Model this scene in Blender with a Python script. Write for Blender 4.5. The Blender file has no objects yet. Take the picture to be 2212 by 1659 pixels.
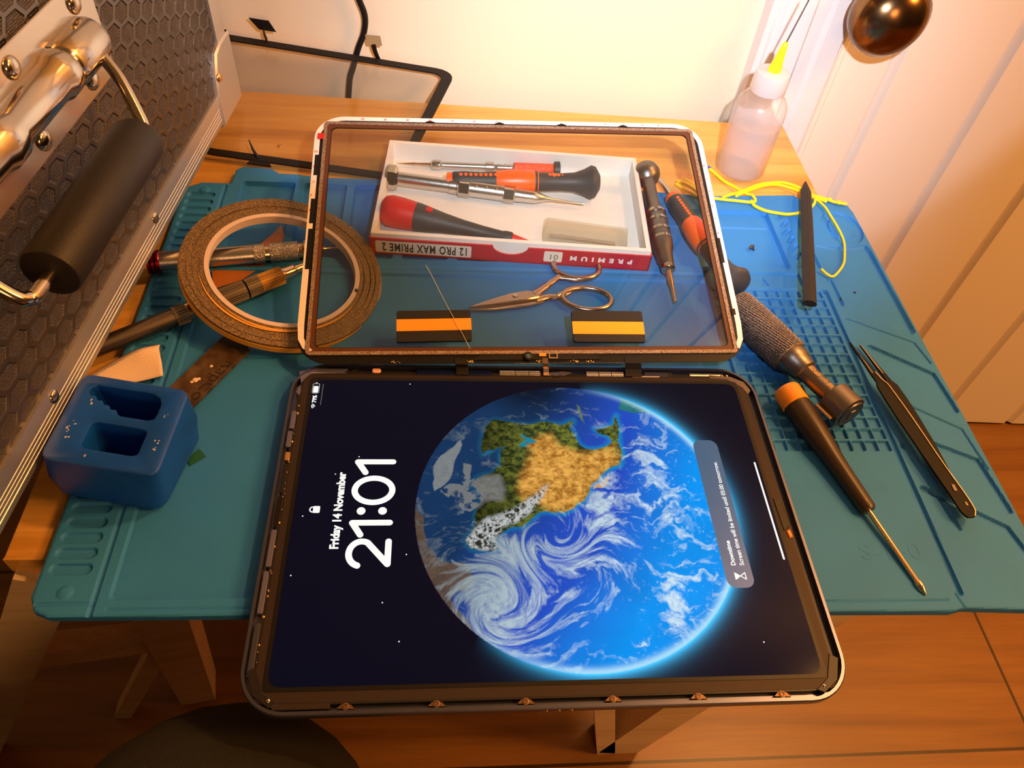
import bpy, math, random
import numpy as np
from mathutils import Vector, Matrix

# ------------------------------------------------------------------ camera, world, lights, exposure
SC = bpy.context.scene
COL = SC.collection
MM = 0.001
CAM = (-45.809, -180.289, 318.360)
RC = ((0.9958051096083009, -0.05053595481369362, 0.07627778804515805),
      (0.01012214386996571, -0.7676809163321352, -0.6407523335114538),
      (0.09093803319551978, 0.6388365424488223, -0.7639490468270866))
cd = bpy.data.cameras.new('camera')
cd.sensor_fit = 'HORIZONTAL'; cd.sensor_width = 36.0
cd.lens = 36.0 * 1635.325 / 2212.0
cd.clip_start = 0.01; cd.clip_end = 50
cam = bpy.data.objects.new('camera', cd); COL.objects.link(cam)
cam.matrix_world = Matrix((
    (RC[0][0], -RC[1][0], -RC[2][0], CAM[0] * MM),
    (RC[0][1], -RC[1][1], -RC[2][1], CAM[1] * MM),
    (RC[0][2], -RC[1][2], -RC[2][2], CAM[2] * MM),
    (0, 0, 0, 1)))
SC.camera = cam

vs = SC.view_settings
SC.display_settings.display_device = 'sRGB'
vs.view_transform = 'Standard'; vs.look = 'None'; vs.exposure = 0.0; vs.gamma = 1.0
vs.use_curve_mapping = False

world = bpy.data.worlds.new('world'); SC.world = world; world.use_nodes = True
wn = world.node_tree.nodes; wl = world.node_tree.links
bg = wn['Background']
tc = wn.new('ShaderNodeTexCoord'); sep = wn.new('ShaderNodeSeparateXYZ'); rmp = wn.new('ShaderNodeValToRGB')
mr = wn.new('ShaderNodeMapRange'); mr.inputs[1].default_value = -1
wl.new(tc.outputs['Generated'], sep.inputs[0]); wl.new(sep.outputs['Z'], mr.inputs[0]); wl.new(mr.outputs[0], rmp.inputs[0])
rmp.color_ramp.elements[0].position = 0.3; rmp.color_ramp.elements[0].color = (0.03, 0.011, 0.004, 1)
rmp.color_ramp.elements[1].position = 0.9; rmp.color_ramp.elements[1].color = (0.55, 0.30, 0.13, 1)
wl.new(rmp.outputs[0], bg.inputs['Color']); bg.inputs['Strength'].default_value = 0.26


def lamp(name, kind, loc, energy, color, size=0.02, target=None, angle=None, blend=0.1):
    l = bpy.data.lights.new(name, kind); l.energy = energy; l.color = color; l.shadow_soft_size = size
    o = bpy.data.objects.new(name, l); COL.objects.link(o); o.location = Vector(loc) * MM
    if target is not None:
        d = (Vector(target) - Vector(loc)); o.rotation_euler = d.to_track_quat('-Z', 'Y').to_euler()
    if angle: l.spot_size = math.radians(angle); l.spot_blend = blend
    return o


# white torch held beside the camera, shining over the table onto the wall
lamp('torch_light', 'SPOT', (20, -140, 355), 5.0, (0.92, 0.92, 1.0), 0.006, target=(62, 388, 240), angle=75, blend=0.12)
lamp('torch_hotspot', 'SPOT', (20, -140, 355), 14.0, (0.94, 0.94, 1.0), 0.006, target=(105, 345, 50), angle=54, blend=1.0)
# warm room lamp high on the right
lamp('ceiling_lamp', 'POINT', (640, 200, 1000), 27.0, (1.0, 0.43, 0.12), 0.035)
lamp('room_lamp', 'POINT', (1000, -170, 850), 54.0, (1.0, 0.39, 0.075), 0.16)
lamp('front_fill', 'POINT', (300, -1300, 520), 20.0, (1.0, 0.46, 0.15), 0.2)  # added unseen warm fill from the viewer's side, brightens the table legs

# ------------------------------------------------------------------ helpers (all coordinates in millimetres)
PI = math.pi


class MB:
    def __init__(s): s.v = []; s.f = []; s.m = []; s.cur = 0
    def add(s, vs_, fs_):
        b = len(s.v); s.v += [tuple(map(float, q)) for q in vs_]
        for f in fs_: s.f.append(tuple(b + i for i in f)); s.m.append(s.cur)
        return s
    def box(s, x0, x1, y0, y1, z0, z1, F=None):
        p = [(x, y, z) for z in (z0, z1) for y in (y0, y1) for x in (x0, x1)]
        if F: p = [F(*q) for q in p]
        return s.add(p, [(0, 2, 3, 1), (4, 5, 7, 6), (0, 1, 5, 4), (2, 6, 7, 3), (0, 4, 6, 2), (1, 3, 7, 5)])
    def prism(s, poly, z0, z1, F=None, bevel=0.0):
        n = len(poly)
        a = sum(poly[i][0] * poly[(i + 1) % n][1] - poly[(i + 1) % n][0] * poly[i][1] for i in range(n))
        if a < 0: poly = poly[::-1]
        rings = [(poly, z0), (poly, z1)]
        if bevel: rings = [(poly, z0), (poly, z1 - bevel), (inset(poly, bevel), z1)]
        p = [(x, y, z) for r, z in rings for x, y in r]
        if F: p = [F(*q) for q in p]
        k = len(rings)
        fs_ = [tuple(range(n - 1, -1, -1)), tuple((k - 1) * n + i for i in range(n))]
        for j in range(k - 1):
            for i in range(n):
                i2 = (i + 1) % n; fs_.append((j * n + i, j * n + i2, (j + 1) * n + i2, (j + 1) * n + i))
        return s.add(p, fs_)
    def ring(s, outer, inner, z0, z1, F=None):
        n = len(outer); assert n == len(inner)
        p = [(x, y, z0) for x, y in outer] + [(x, y, z1) for x, y in outer] + [(x, y, z1) for x, y in inner] + [(x, y, z0) for x, y in inner]
        if F: p = [F(*q) for q in p]
        fs_ = []
        for i in range(n):
            i2 = (i + 1) % n
            for j in range(4):
                k = (j + 1) % 4
                fs_.append((j * n + i, j * n + i2, k * n + i2, k * n + i))
        return s.add(p, fs_)
    def lathe(s, prof, p0, p1, seg=28, squash=1.0, facets=None):
        """prof: (distance along axis in mm from p0, radius)"""
        p0 = Vector(p0); d = (Vector(p1) - p0).normalized()
        up = Vector((0, 0, 1)) if abs(d.z) < .9 else Vector((1, 0, 0))
        a = d.cross(up).normalized(); b = a.cross(d).normalized()
        vv = []
        for t, r in prof:
            for i in range(seg):
                th = 2 * PI * i / seg
                vv.append(p0 + d * t + a * (r * math.cos(th)) + b * (r * squash * math.sin(th)))
        fs_ = []
        for j in range(len(prof) - 1):
            for i in range(seg):
                i2 = (i + 1) % seg; fs_.append((j * seg + i, j * seg + i2, (j + 1) * seg + i2, (j + 1) * seg + i))
        fs_.append(tuple(range(seg - 1, -1, -1))); fs_.append(tuple((len(prof) - 1) * seg + i for i in range(seg)))
        return s.add([tuple(q) for q in vv], fs_)
    def tube(s, pts, r, seg=10, flat=1.0, smooth=0):
        pts = [Vector(p) for p in pts]
        if smooth: pts = catmull(pts, smooth)
        n = len(pts); rr = r if hasattr(r, '__len__') else [r] * n
        if len(rr) != n: rr = [rr[min(len(rr) - 1, int(i * len(rr) / n))] for i in range(n)]
        vv = []; prev = None
        for i, p in enumerate(pts):
            t = (pts[min(i + 1, n - 1)] - pts[max(i - 1, 0)]).normalized()
            if prev is None:
                up = Vector((0, 0, 1)) if abs(t.z) < .9 else Vector((1, 0, 0)); a = t.cross(up).normalized()
            else: a = (prev - t * prev.dot(t)).normalized()
            prev = a; b = a.cross(t)
            for k in range(seg):
                th = 2 * PI * k / seg; vv.append(p + a * (rr[i] * math.cos(th)) + b * (rr[i] * flat * math.sin(th)))
        fs_ = []
        for i in range(n - 1):
            for k in range(seg):
                k2 = (k + 1) % seg; fs_.append((i * seg + k, i * seg + k2, (i + 1) * seg + k2, (i + 1) * seg + k))
        fs_ += [tuple(range(seg - 1, -1, -1)), tuple((n - 1) * seg + k for k in range(seg))]
        return s.add([tuple(q) for q in vv], fs_)
    def ball(s, c, r, sz=1.0, seg=20):
        pr = [(r - r * math.cos(PI * i / 12), max(.001, r * math.sin(PI * i / 12))) for i in range(13)]
        return s.lathe([(t * sz, q) for t, q in pr], (c[0], c[1], c[2] - r * sz), (c[0], c[1], c[2] + r), seg)


def catmull(pts, k):
    out = []
    for i in range(len(pts) - 1):
        p0 = pts[max(i - 1, 0)]; p1 = pts[i]; p2 = pts[i + 1]; p3 = pts[min(i + 2, len(pts) - 1)]
        for j in range(k):
            t = j / k
            out.append(0.5 * ((2 * p1) + (p2 - p0) * t + (2 * p0 - 5 * p1 + 4 * p2 - p3) * t * t + (3 * p1 - p0 - 3 * p2 + p3) * t ** 3))
    out.append(pts[-1]); return out


def rrect(x0, x1, y0, y1, r, k=8):
    o = []
    for cx, cy, a in ((x1 - r, y1 - r, 0), (x0 + r, y1 - r, 90), (x0 + r, y0 + r, 180), (x1 - r, y0 + r, 270)):
        for i in range(k + 1):
            t = math.radians(a + 90 * i / k); o.append((cx + r * math.cos(t), cy + r * math.sin(t)))
    return o


def inset(poly, d):
    n = len(poly); out = []
    for i in range(n):
        a = Vector(poly[i - 1]); b = Vector(poly[i]); c = Vector(poly[(i + 1) % n])
        e1 = (b - a); e2 = (c - b)
        if e1.length < 1e-6: e1 = e2
        if e2.length < 1e-6: e2 = e1
        e1 = e1.normalized(); e2 = e2.normalized()
        n1 = Vector((-e1.y, e1.x)); n2 = Vector((-e2.y, e2.x)); m = (n1 + n2)
        m = m / max(.5, m.dot(n1)); out.append((b.x + m.x * d, b.y + m.y * d))
    return out


def circ(cx, cy, r, k=24): return [(cx + r * math.cos(2 * PI * i / k), cy + r * math.sin(2 * PI * i / k)) for i in range(k)]


def frame(o, ex, ey):
    o = Vector(o); ex = Vector(ex).normalized(); ey = Vector(ey); ey = (ey - ex * ey.dot(ex)).normalized(); ez = ex.cross(ey)
    return lambda x, y, z=0.0: tuple(o + ex * x + ey * y + ez * z)


def thing(name, label, cat, loc, group=None):
    o = bpy.data.objects.new(name, None); COL.objects.link(o); o.empty_display_size = .01
    o.location = Vector(loc) * MM; o['label'] = label; o['category'] = cat
    if group: o['group'] = group
    o['_w'] = [float(c) for c in loc]
    return o


def wpos(o): return Vector(o['_w']) if o is not None and '_w' in o else Vector((0, 0, 0))


def part(name, mb, mats, parent=None, smooth=True, label=None, loc=None):
    """links one mesh object; mb holds world millimetres"""
    base = Vector(loc) if loc is not None else wpos(parent)
    me = bpy.data.meshes.new(name)
    me.from_pydata([((v[0] - base.x) * MM, (v[1] - base.y) * MM, (v[2] - base.z) * MM) for v in mb.v], [], mb.f)
    if not isinstance(mats, (list, tuple)): mats = [mats]
    for m in mats: me.materials.append(m)
    me.polygons.foreach_set('material_index', mb.m)
    me.update()
    if smooth:
        me.polygons.foreach_set('use_smooth', [True] * len(me.polygons))
        try: me.set_sharp_from_angle(angle=math.radians(38))
        except Exception: pass
    o = bpy.data.objects.new(name, me); COL.objects.link(o)
    if parent is not None:
        o.parent = parent
        o.location = (base - wpos(parent)) * MM
    else: o.location = base * MM
    o['_w'] = [base.x, base.y, base.z]
    if label: o['label'] = label
    return o


def solo(name, mb, mats, label, cat, loc, group=None, smooth=True, kind=None):
    o = part(name, mb, mats, None, smooth, label, loc); o['category'] = cat
    if group: o['group'] = group
    if kind: o['kind'] = kind
    return o


def struct(name, mb, mats, smooth=False, loc=(0, 0, 0), label=None):
    o = part(name, mb, mats, None, smooth, label, loc); o['kind'] = 'structure'; return o


FONT = None


def text(name, s, size, F, mat, parent, align='LEFT', off=0.0, depth=0.03, sx=1.0, spacing=1.0, label=None, z=0.0):
    cu = bpy.data.curves.new(name, 'FONT'); cu.body = s; cu.size = size; cu.align_x = align; cu.align_y = 'BOTTOM_BASELINE'
    cu.offset = off; cu.extrude = depth; cu.space_character = spacing; cu.resolution_u = 4
    t = bpy.data.objects.new('tmp', cu); COL.objects.link(t)
    dg = bpy.context.evaluated_depsgraph_get(); me = bpy.data.meshes.new_from_object(t.evaluated_get(dg))
    vv = [F(v.co.x * sx, v.co.y, v.co.z + z) for v in me.vertices]; ff = [tuple(p.vertices) for p in me.polygons]
    bpy.data.objects.remove(t); bpy.data.curves.remove(cu); bpy.data.meshes.remove(me)
    mb = MB(); mb.add(vv, ff)
    return part(name, mb, mat, parent, False, label)


# ------------------------------------------------------------------ materials
MATS = {}


def mat(name, col, rough=.5, metal=0.0, bump=0.0, bscale=400, var=0.0, vscale=60, col2=None, spec=.5, coat=0.0, emit=None, estr=1.0, stretch=(1, 1, 1), sss=0.0, trans=0.0):
    m = bpy.data.materials.new(name); m.use_nodes = True; nt = m.node_tree; b = nt.nodes['Principled BSDF']
    b.inputs['Base Color'].default_value = (*col, 1); b.inputs['Roughness'].default_value = rough; b.inputs['Metallic'].default_value = metal
    b.inputs['Specular IOR Level'].default_value = spec; b.inputs['Coat Weight'].default_value = coat
    if sss: b.inputs['Subsurface Weight'].default_value = sss; b.inputs['Subsurface Radius'].default_value = (.01, .01, .01)
    if trans: b.inputs['Transmission Weight'].default_value = trans
    if emit: b.inputs['Emission Color'].default_value = (*emit, 1); b.inputs['Emission Strength'].default_value = estr
    geo = nt.nodes.new('ShaderNodeNewGeometry'); mp = nt.nodes.new('ShaderNodeMapping'); mp.inputs['Scale'].default_value = stretch
    nt.links.new(geo.outputs['Position'], mp.inputs['Vector'])
    c2 = col2 if col2 else tuple(max(0, c * (1 - var)) for c in col)
    if var or col2:
        nz = nt.nodes.new('ShaderNodeTexNoise'); nz.inputs['Scale'].default_value = vscale; nz.inputs['Detail'].default_value = 5
        rp = nt.nodes.new('ShaderNodeValToRGB'); rp.color_ramp.elements[0].color = (*c2, 1); rp.color_ramp.elements[1].color = (*col, 1)
        rp.color_ramp.elements[0].position = .35; rp.color_ramp.elements[1].position = .65
        nt.links.new(mp.outputs[0], nz.inputs['Vector']); nt.links.new(nz.outputs['Fac'], rp.inputs[0]); nt.links.new(rp.outputs[0], b.inputs['Base Color'])
    if bump:
        nz = nt.nodes.new('ShaderNodeTexNoise'); nz.inputs['Scale'].default_value = bscale; nz.inputs['Detail'].default_value = 3
        bp = nt.nodes.new('ShaderNodeBump'); bp.inputs['Strength'].default_value = bump; bp.inputs['Distance'].default_value = .0005
        nt.links.new(mp.outputs[0], nz.inputs['Vector']); nt.links.new(nz.outputs['Fac'], bp.inputs['Height']); nt.links.new(bp.outputs[0], b.inputs['Normal'])
    MATS[name] = m
    return m


def wood(name, c1, c2, c3, rough=.35, sc=1.0, planks=None):
    m = bpy.data.materials.new(name); m.use_nodes = True; nt = m.node_tree; N = nt.nodes; Lk = nt.links; b = N['Principled BSDF']
    geo = N.new('ShaderNodeNewGeometry'); mp = N.new('ShaderNodeMapping'); mp.inputs['Scale'].default_value = (3 * sc, 38 * sc, 38 * sc)
    Lk.new(geo.outputs['Position'], mp.inputs['Vector'])
    nz = N.new('ShaderNodeTexNoise'); nz.inputs['Scale'].default_value = 1.6; nz.inputs['Detail'].default_value = 7; nz.inputs['Distortion'].default_value = .7
    Lk.new(mp.outputs[0], nz.inputs['Vector'])
    rp = N.new('ShaderNodeValToRGB'); e = rp.color_ramp.elements
    e[0].position = .3; e[0].color = (*c1, 1); e[1].position = .72; e[1].color = (*c3, 1); q = e.new(.5); q.color = (*c2, 1)
    Lk.new(nz.outputs['Fac'], rp.inputs[0])
    mp2 = N.new('ShaderNodeMapping'); mp2.inputs['Scale'].default_value = (25 * sc, 500 * sc, 500 * sc); Lk.new(geo.outputs['Position'], mp2.inputs['Vector'])
    n2 = N.new('ShaderNodeTexNoise'); n2.inputs['Scale'].default_value = 1; n2.inputs['Detail'].default_value = 3; Lk.new(mp2.outputs[0], n2.inputs['Vector'])
    mx = N.new('ShaderNodeMixRGB'); mx.blend_type = 'MULTIPLY'; mx.inputs[0].default_value = .35
    Lk.new(rp.outputs[0], mx.inputs[1]); Lk.new(n2.outputs['Fac'], mx.inputs[2])
    out = mx.outputs[0]
    if planks:
        br = N.new('ShaderNodeTexBrick'); br.offset = .5; br.inputs['Scale'].default_value = 1.0
        br.inputs['Brick Width'].default_value = planks[0]; br.inputs['Row Height'].default_value = planks[1]; br.inputs['Mortar Size'].default_value = .0015
        br.inputs['Color1'].default_value = (1, 1, 1, 1); br.inputs['Color2'].default_value = (.72, .72, .72, 1); br.inputs['Mortar'].default_value = (.12, .1, .08, 1)
        mo = N.new('ShaderNodeMapping'); mo.inputs['Location'].default_value = planks[2]; Lk.new(geo.outputs['Position'], mo.inputs['Vector']); Lk.new(mo.outputs[0], br.inputs['Vector'])
        m3 = N.new('ShaderNodeMixRGB'); m3.blend_type = 'MULTIPLY'; m3.inputs[0].default_value = 1; Lk.new(out, m3.inputs[1]); Lk.new(br.outputs['Color'], m3.inputs[2]); out = m3.outputs[0]
    Lk.new(out, b.inputs['Base Color']); b.inputs['Roughness'].default_value = rough
    return m


def knurl(name, col, rough, metal, freq=1400, strength=.6, along=False):
    m = mat(name, col, rough, metal)
    nt = m.node_tree; N = nt.nodes; b = N['Principled BSDF']
    geo = N.new('ShaderNodeNewGeometry'); v = N.new('ShaderNodeTexVoronoi'); v.inputs['Scale'].default_value = freq
    nt.links.new(geo.outputs['Position'], v.inputs['Vector'])
    bp = N.new('ShaderNodeBump'); bp.inputs['Strength'].default_value = strength; bp.inputs['Distance'].default_value = .0006
    nt.links.new(v.outputs['Distance'], bp.inputs['Height']); nt.links.new(bp.outputs[0], b.inputs['Normal'])
    return m


def glassy(name, tint=(1, 1, 1), rough=.02, frost=None, op=0.0, ior=1.45):
    """thin clear sheet: fresnel reflection over straight transparency"""
    m = bpy.data.materials.new(name); m.use_nodes = True; nt = m.node_tree; N = nt.nodes; N.remove(N['Principled BSDF'])
    out = N['Material Output']; tr = N.new('ShaderNodeBsdfTransparent'); tr.inputs[0].default_value = (*tint, 1)
    gl = N.new('ShaderNodeBsdfGlossy'); gl.inputs['Roughness'].default_value = rough
    lw = N.new('ShaderNodeLayerWeight'); lw.inputs[0].default_value = .5; pw = N.new('ShaderNodeMath'); pw.operation = 'POWER'; pw.inputs[1].default_value = 4.5
    fr = N.new('ShaderNodeMath'); fr.operation = 'MULTIPLY_ADD'; fr.inputs[1].default_value = .9; fr.inputs[2].default_value = .028
    nt.links.new(lw.outputs['Facing'], pw.inputs[0]); nt.links.new(pw.outputs[0], fr.inputs[0]); mx = N.new('ShaderNodeMixShader')
    nt.links.new(fr.outputs[0], mx.inputs[0]); src = tr.outputs[0]
    if frost:
        df = N.new('ShaderNodeBsdfDiffuse'); df.inputs[0].default_value = (*frost, 1); tl = N.new('ShaderNodeBsdfTranslucent'); tl.inputs[0].default_value = (*frost, 1)
        ad = N.new('ShaderNodeMixShader'); ad.inputs[0].default_value = .5; nt.links.new(df.outputs[0], ad.inputs[1]); nt.links.new(tl.outputs[0], ad.inputs[2])
        m2 = N.new('ShaderNodeMixShader'); m2.inputs[0].default_value = op; nt.links.new(tr.outputs[0], m2.inputs[1]); nt.links.new(ad.outputs[0], m2.inputs[2]); src = m2.outputs[0]
    nt.links.new(src, mx.inputs[1]); nt.links.new(gl.outputs[0], mx.inputs[2]); nt.links.new(mx.outputs[0], out.inputs[0])
    return m


def emis(name, col, s=1.0):
    m = bpy.data.materials.new(name); m.use_nodes = True; nt = m.node_tree; b = nt.nodes['Principled BSDF']
    b.inputs['Base Color'].default_value = (0, 0, 0, 1); b.inputs['Roughness'].default_value = .25
    b.inputs['Emission Color'].default_value = (*col, 1); b.inputs['Emission Strength'].default_value = s
    return m


M_wall = mat('wall_paint', (.80, .72, .57), .6, bump=.15, bscale=250)
M_door = mat('gloss_paint', (.80, .74, .68), .38, bump=.05, bscale=120)
M_trim = mat('trim_paint', (.76, .75, .78), .35)
M_table = wood('table_pine', (.60, .29, .055), (.80, .43, .10), (.88, .54, .15), .3)
M_leg = wood('leg_pine', (.74, .54, .32), (.84, .63, .40), (.90, .70, .46), .5)
M_floor = wood('floor_oak', (.18, .074, .016), (.26, .11, .024), (.32, .15, .036), .35, .7, planks=(1.1, .19, (.042, .015, 0)))
M_mat = mat('silicone_blue', (.026, .205, .60), .62, spec=.3, var=.10, vscale=25, bump=.25, bscale=900)
M_black = mat('black_plastic', (.008, .008, .009), .4, spec=.22)
M_blackm = mat('black_matte', (.011, .010, .010), .65, spec=.25, bump=.2, bscale=900)
M_rubber = mat('black_rubber', (.013, .011, .0105), .5, spec=.35, bump=.3, bscale=1500)
M_steel = mat('brushed_steel', (.62, .60, .58), .28, 1.0, bump=.1, bscale=900)
M_chrome = mat('chrome', (.56, .49, .40), .15, 1.0)
M_alu = mat('satin_aluminium', (.66, .64, .62), .5, 1.0, bump=.15, bscale=700)
M_gun = mat('gunmetal', (.22, .20, .19), .38, 1.0, bump=.1, bscale=900)
M_gunk = knurl('gunmetal_knurl', (.24, .20, .18), .4, 1.0, 1500, .8)
M_steelk = knurl('steel_knurl', (.50, .46, .42), .3, 1.0, 1600, .9)
M_dsteel = mat('dark_steel', (.15, .13, .12), .42, 1.0)
M_orange = mat('orange_plastic', (.95, .13, .01), .35)
M_amber = mat('amber_plastic', (.95, .33, .01), .4)
M_coral = knurl('coral_knurl', (.85, .10, .04), .45, 0, 700, .9)
M_red = mat('red_plastic', (.55, .012, .012), .42, bump=.2, bscale=700)
M_redfoil = mat('red_anodised', (.75, .02, .04), .22, 1.0)
M_charcoal = mat('charcoal_grip', (.035, .038, .045), .5, bump=.25, bscale=900)
M_redbox = mat('red_card', (.50, .012, .025), .42, var=.15, vscale=90)
M_white = mat('white_card', (.84, .82, .80), .55, var=.04, vscale=120)
M_ink = mat('black_ink', (.01, .01, .01), .6)
M_whiteink = mat('white_ink', (.85, .8, .8), .6)
M_greyink = mat('grey_ink', (.10, .10, .10), .6)
M_redink = mat('red_ink', (.85, .03, .03), .6)
M_sticker = mat('sticker_paper', (.78, .70, .62), .6)
M_blueplast = mat('blue_plastic', (.002, .075, .52), .4, var=.22, vscale=45, bump=.1, bscale=500)
M_scuff = mat('white_scuff', (.5, .5, .55), .7)
M_tape = mat('tape_edge', (.26, .17, .065), .42, col2=(.085, .05, .02), vscale=900, bump=.9, bscale=1300, metal=.3)
M_tapeline = mat('tape_yellow_liner', (.70, .34, .03), .5)
M_core = mat('white_core', (.62, .52, .52), .45)
M_kapton = mat('brown_film', (.36, .12, .02), .35)
M_cloth = mat('cream_cloth', (.80, .64, .52), .9, bump=.6, bscale=1800)
M_worn = mat('worn_brown_metal', (.20, .13, .07), .42, metal=.6, col2=(.09, .05, .025), vscale=130, bump=.4, bscale=500)
M_dirt = mat('burnt_grime', (.012, .010, .010), .8, bump=1, bscale=900)
M_foam = mat('glitter_adhesive', (.46, .34, .24), .4, metal=.4, col2=(.12, .07, .045), vscale=1500, bump=1.0, bscale=1600)
M_brownad = mat('brown_adhesive', (.10, .035, .016), .45, spec=.3)
M_liner = mat('white_liner', (.85, .80, .80), .5)
M_yellow = mat('yellow_wire', (.95, .68, .01), .35)
M_bluetip = mat('blue_tip', (.06, .08, .55), .4)
M_hex = None
M_green = mat('dark_green_film', (.01, .10, .05), .4)
M_bronze = mat('dark_bronze', (.16, .085, .04), .22, 1.0, col2=(.30, .17, .08), vscale=40)
M_trouser = mat('dark_trousers', (.008, .0075, .007), .95, bump=1.2, bscale=1500)
M_lid = mat('bezel_brown', (.038, .028, .026), .5, .3, spec=.2)
M_case_blue = mat('blue_grey_alloy', (.10, .11, .18), .32, .85)
M_plate = mat('lilac_plate', (.17, .18, .34), .3, .6)
M_gold = mat('gold_contact', (.85, .50, .18), .25, 1.0)
M_pink = mat('pink_pad', (.9, .50, .42), .6)
M_scis = mat('rosy_steel', (.55, .42, .36), .22, 1.0)
M_board = mat('dark_board', (.016, .014, .016), .4, spec=.25)
M_orangepad = mat('orange_stripe', (.95, .36, .01), .7)
M_copper = mat('copper_shaft', (.75, .55, .38), .2, 1.0)
M_flexpad = mat('flex_pad', (.33, .25, .13), .5)
M_nut = mat('glass_grey', (.35, .36, .38), .25, 1)


def hexmat():
    """embossed honeycomb vinyl on the case sides (u = world y, v = world z)"""
    m = bpy.data.materials.new('hexagon_vinyl'); m.use_nodes = True; nt = m.node_tree; N = nt.nodes; K = nt.links; b = N['Principled BSDF']
    geo = N.new('ShaderNodeNewGeometry'); sp = N.new('ShaderNodeSeparateXYZ'); K.new(geo.outputs['Position'], sp.inputs[0])

    def mth(op, a, c=None, d=None):
        n = N.new('ShaderNodeMath'); n.operation = op
        for i, q in enumerate((a, c, d)):
            if q is None: continue
            if isinstance(q, (int, float)): n.inputs[i].default_value = q
            else: K.new(q, n.inputs[i])
        return n.outputs[0]
    S = 1 / .0098
    x = mth('MULTIPLY', sp.outputs['Z'], S * .95); y = mth('MULTIPLY', sp.outputs['Y'], S * .63)
    H = math.sqrt(3)

    def cell(ox, oy):
        a = mth('SUBTRACT', mth('FLOORED_MODULO', mth('ADD', x, ox), 1.0), .5)
        c = mth('SUBTRACT', mth('FLOORED_MODULO', mth('ADD', y, oy), H), H / 2)
        a = mth('ABSOLUTE', a); c = mth('ABSOLUTE', c)
        return mth('MAXIMUM', a, mth('ADD', mth('MULTIPLY', a, .5), mth('MULTIPLY', c, H / 2)))
    d = mth('MINIMUM', cell(0, 0), cell(.5, H / 2))      # 0 centre .. .5 edge
    r = N.new('ShaderNodeMapRange'); r.interpolation_type = 'SMOOTHSTEP'; r.inputs[1].default_value = .36; r.inputs[2].default_value = .43
    K.new(d, r.inputs[0]); edge = r.outputs[0]
    dots = N.new('ShaderNodeTexVoronoi'); dots.inputs['Scale'].default_value = 950; dots.inputs['Randomness'].default_value = .25
    K.new(geo.outputs['Position'], dots.inputs['Vector'])
    inner = mth('MULTIPLY', mth('SUBTRACT', 1, edge), mth('MULTIPLY', dots.outputs['Distance'], -.55))
    h = mth('ADD', edge, inner)
    bp = N.new('ShaderNodeBump'); bp.inputs['Strength'].default_value = .9; bp.inputs['Distance'].default_value = .0016
    K.new(h, bp.inputs['Height']); K.new(bp.outputs[0], b.inputs['Normal'])
    b.inputs['Base Color'].default_value = (.040, .031, .026, 1); b.inputs['Roughness'].default_value = .27
    b.inputs['Specular IOR Level'].default_value = .9
    return m


M_hex = hexmat()

M_brass = mat('worn_brass', (.38, .22, .07), .45, 1.0)
# ------------------------------------------------------------------ the setting
FZ = -400.0


def wy(x): return 389.0 - 0.035 * x


mb = MB(); mb.add([(-1600, -1500, FZ), (1900, -1500, FZ), (1900, 460, FZ), (-1600, 460, FZ), (-1600, -1500, FZ - 20), (1900, -1500, FZ - 20), (1900, 460, FZ - 20), (-1600, 460, FZ - 20)],
                  [(0, 1, 2, 3), (7, 6, 5, 4), (0, 4, 5, 1), (1, 5, 6, 2), (2, 6, 7, 3), (3, 7, 4, 0)])
struct('floor', mb, M_floor)


def vstrip(prof, z0, z1, back=60):
    """vertical extrusion of an (x, forward) profile measured off the wall line"""
    m = MB(); n = len(prof)
    pts = [(x, wy(x) - f) for x, f in prof] + [(prof[-1][0], wy(prof[-1][0]) + back), (prof[0][0], wy(prof[0][0]) + back)]
    m.prism([(x, y) for x, y in pts], z0, z1); return m


struct('wall_back', vstrip([(-1600, 0), (190, 0)], FZ, 1500), M_wall)
struct('trim_1', vstrip([(188, 0), (189.5, 11), (193, 13), (196, 12), (200, 15), (219, 16.5), (222, 13), (232, 12), (235, 15), (249, 15), (251, 12), (254, 3), (254, -4)], FZ, 1500, 40), M_trim, smooth=False)
gx = [299, 384, 471, 567, 662, 757, 852, 947]
pr = [(255, 4), (256, 6.5), (259, 6.5), (260.5, 5)]
for g in gx: pr += [(g - 1.6, 5), (g, -3), (g + 1.4, -3), (g + 3.2, 1), (g + 8.5, 5)]
pr += [(1000, 5)]
struct('door_1', vstrip(pr, FZ + 4, 1500, 40), M_door, smooth=False)
struct('wall_right', vstrip([(1000, 0), (1900, 0)], FZ, 1500), M_wall)
kb = thing('door_knob', 'round dark bronze door knob on the white boarded door', 'door knob', (262, wy(262) - 5, 101))
m = MB(); ky = wy(259)
m.lathe([(0, 3), (0.1, 9), (5, 15), (10, 21), (17, 25.5), (25, 27), (33, 25.5), (40, 20), (44, 12), (46, 4), (46.3, .1)], (259, ky - 18, 101), (259, ky - 60, 101), 36)
part('knob', m, M_bronze, kb)
m = MB(); m.lathe([(0, 22), (3, 21.5), (4, 9), (14, 8)], (259, ky - 5, 101), (259, ky - 20, 101), 32); part('rose', m, M_bronze, kb)

# ------------------------------------------------------------------ table
tb = thing('side_table', 'small golden pine table with splayed wooden legs under the blue mat', 'table', (0, 170, FZ))
m = MB(); m.prism([(-237, -16.5), (227.6, -18), (227.6, 362.5), (-237, 381)], -16, 0, bevel=1.2); part('tabletop', m, M_table, tb)


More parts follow.
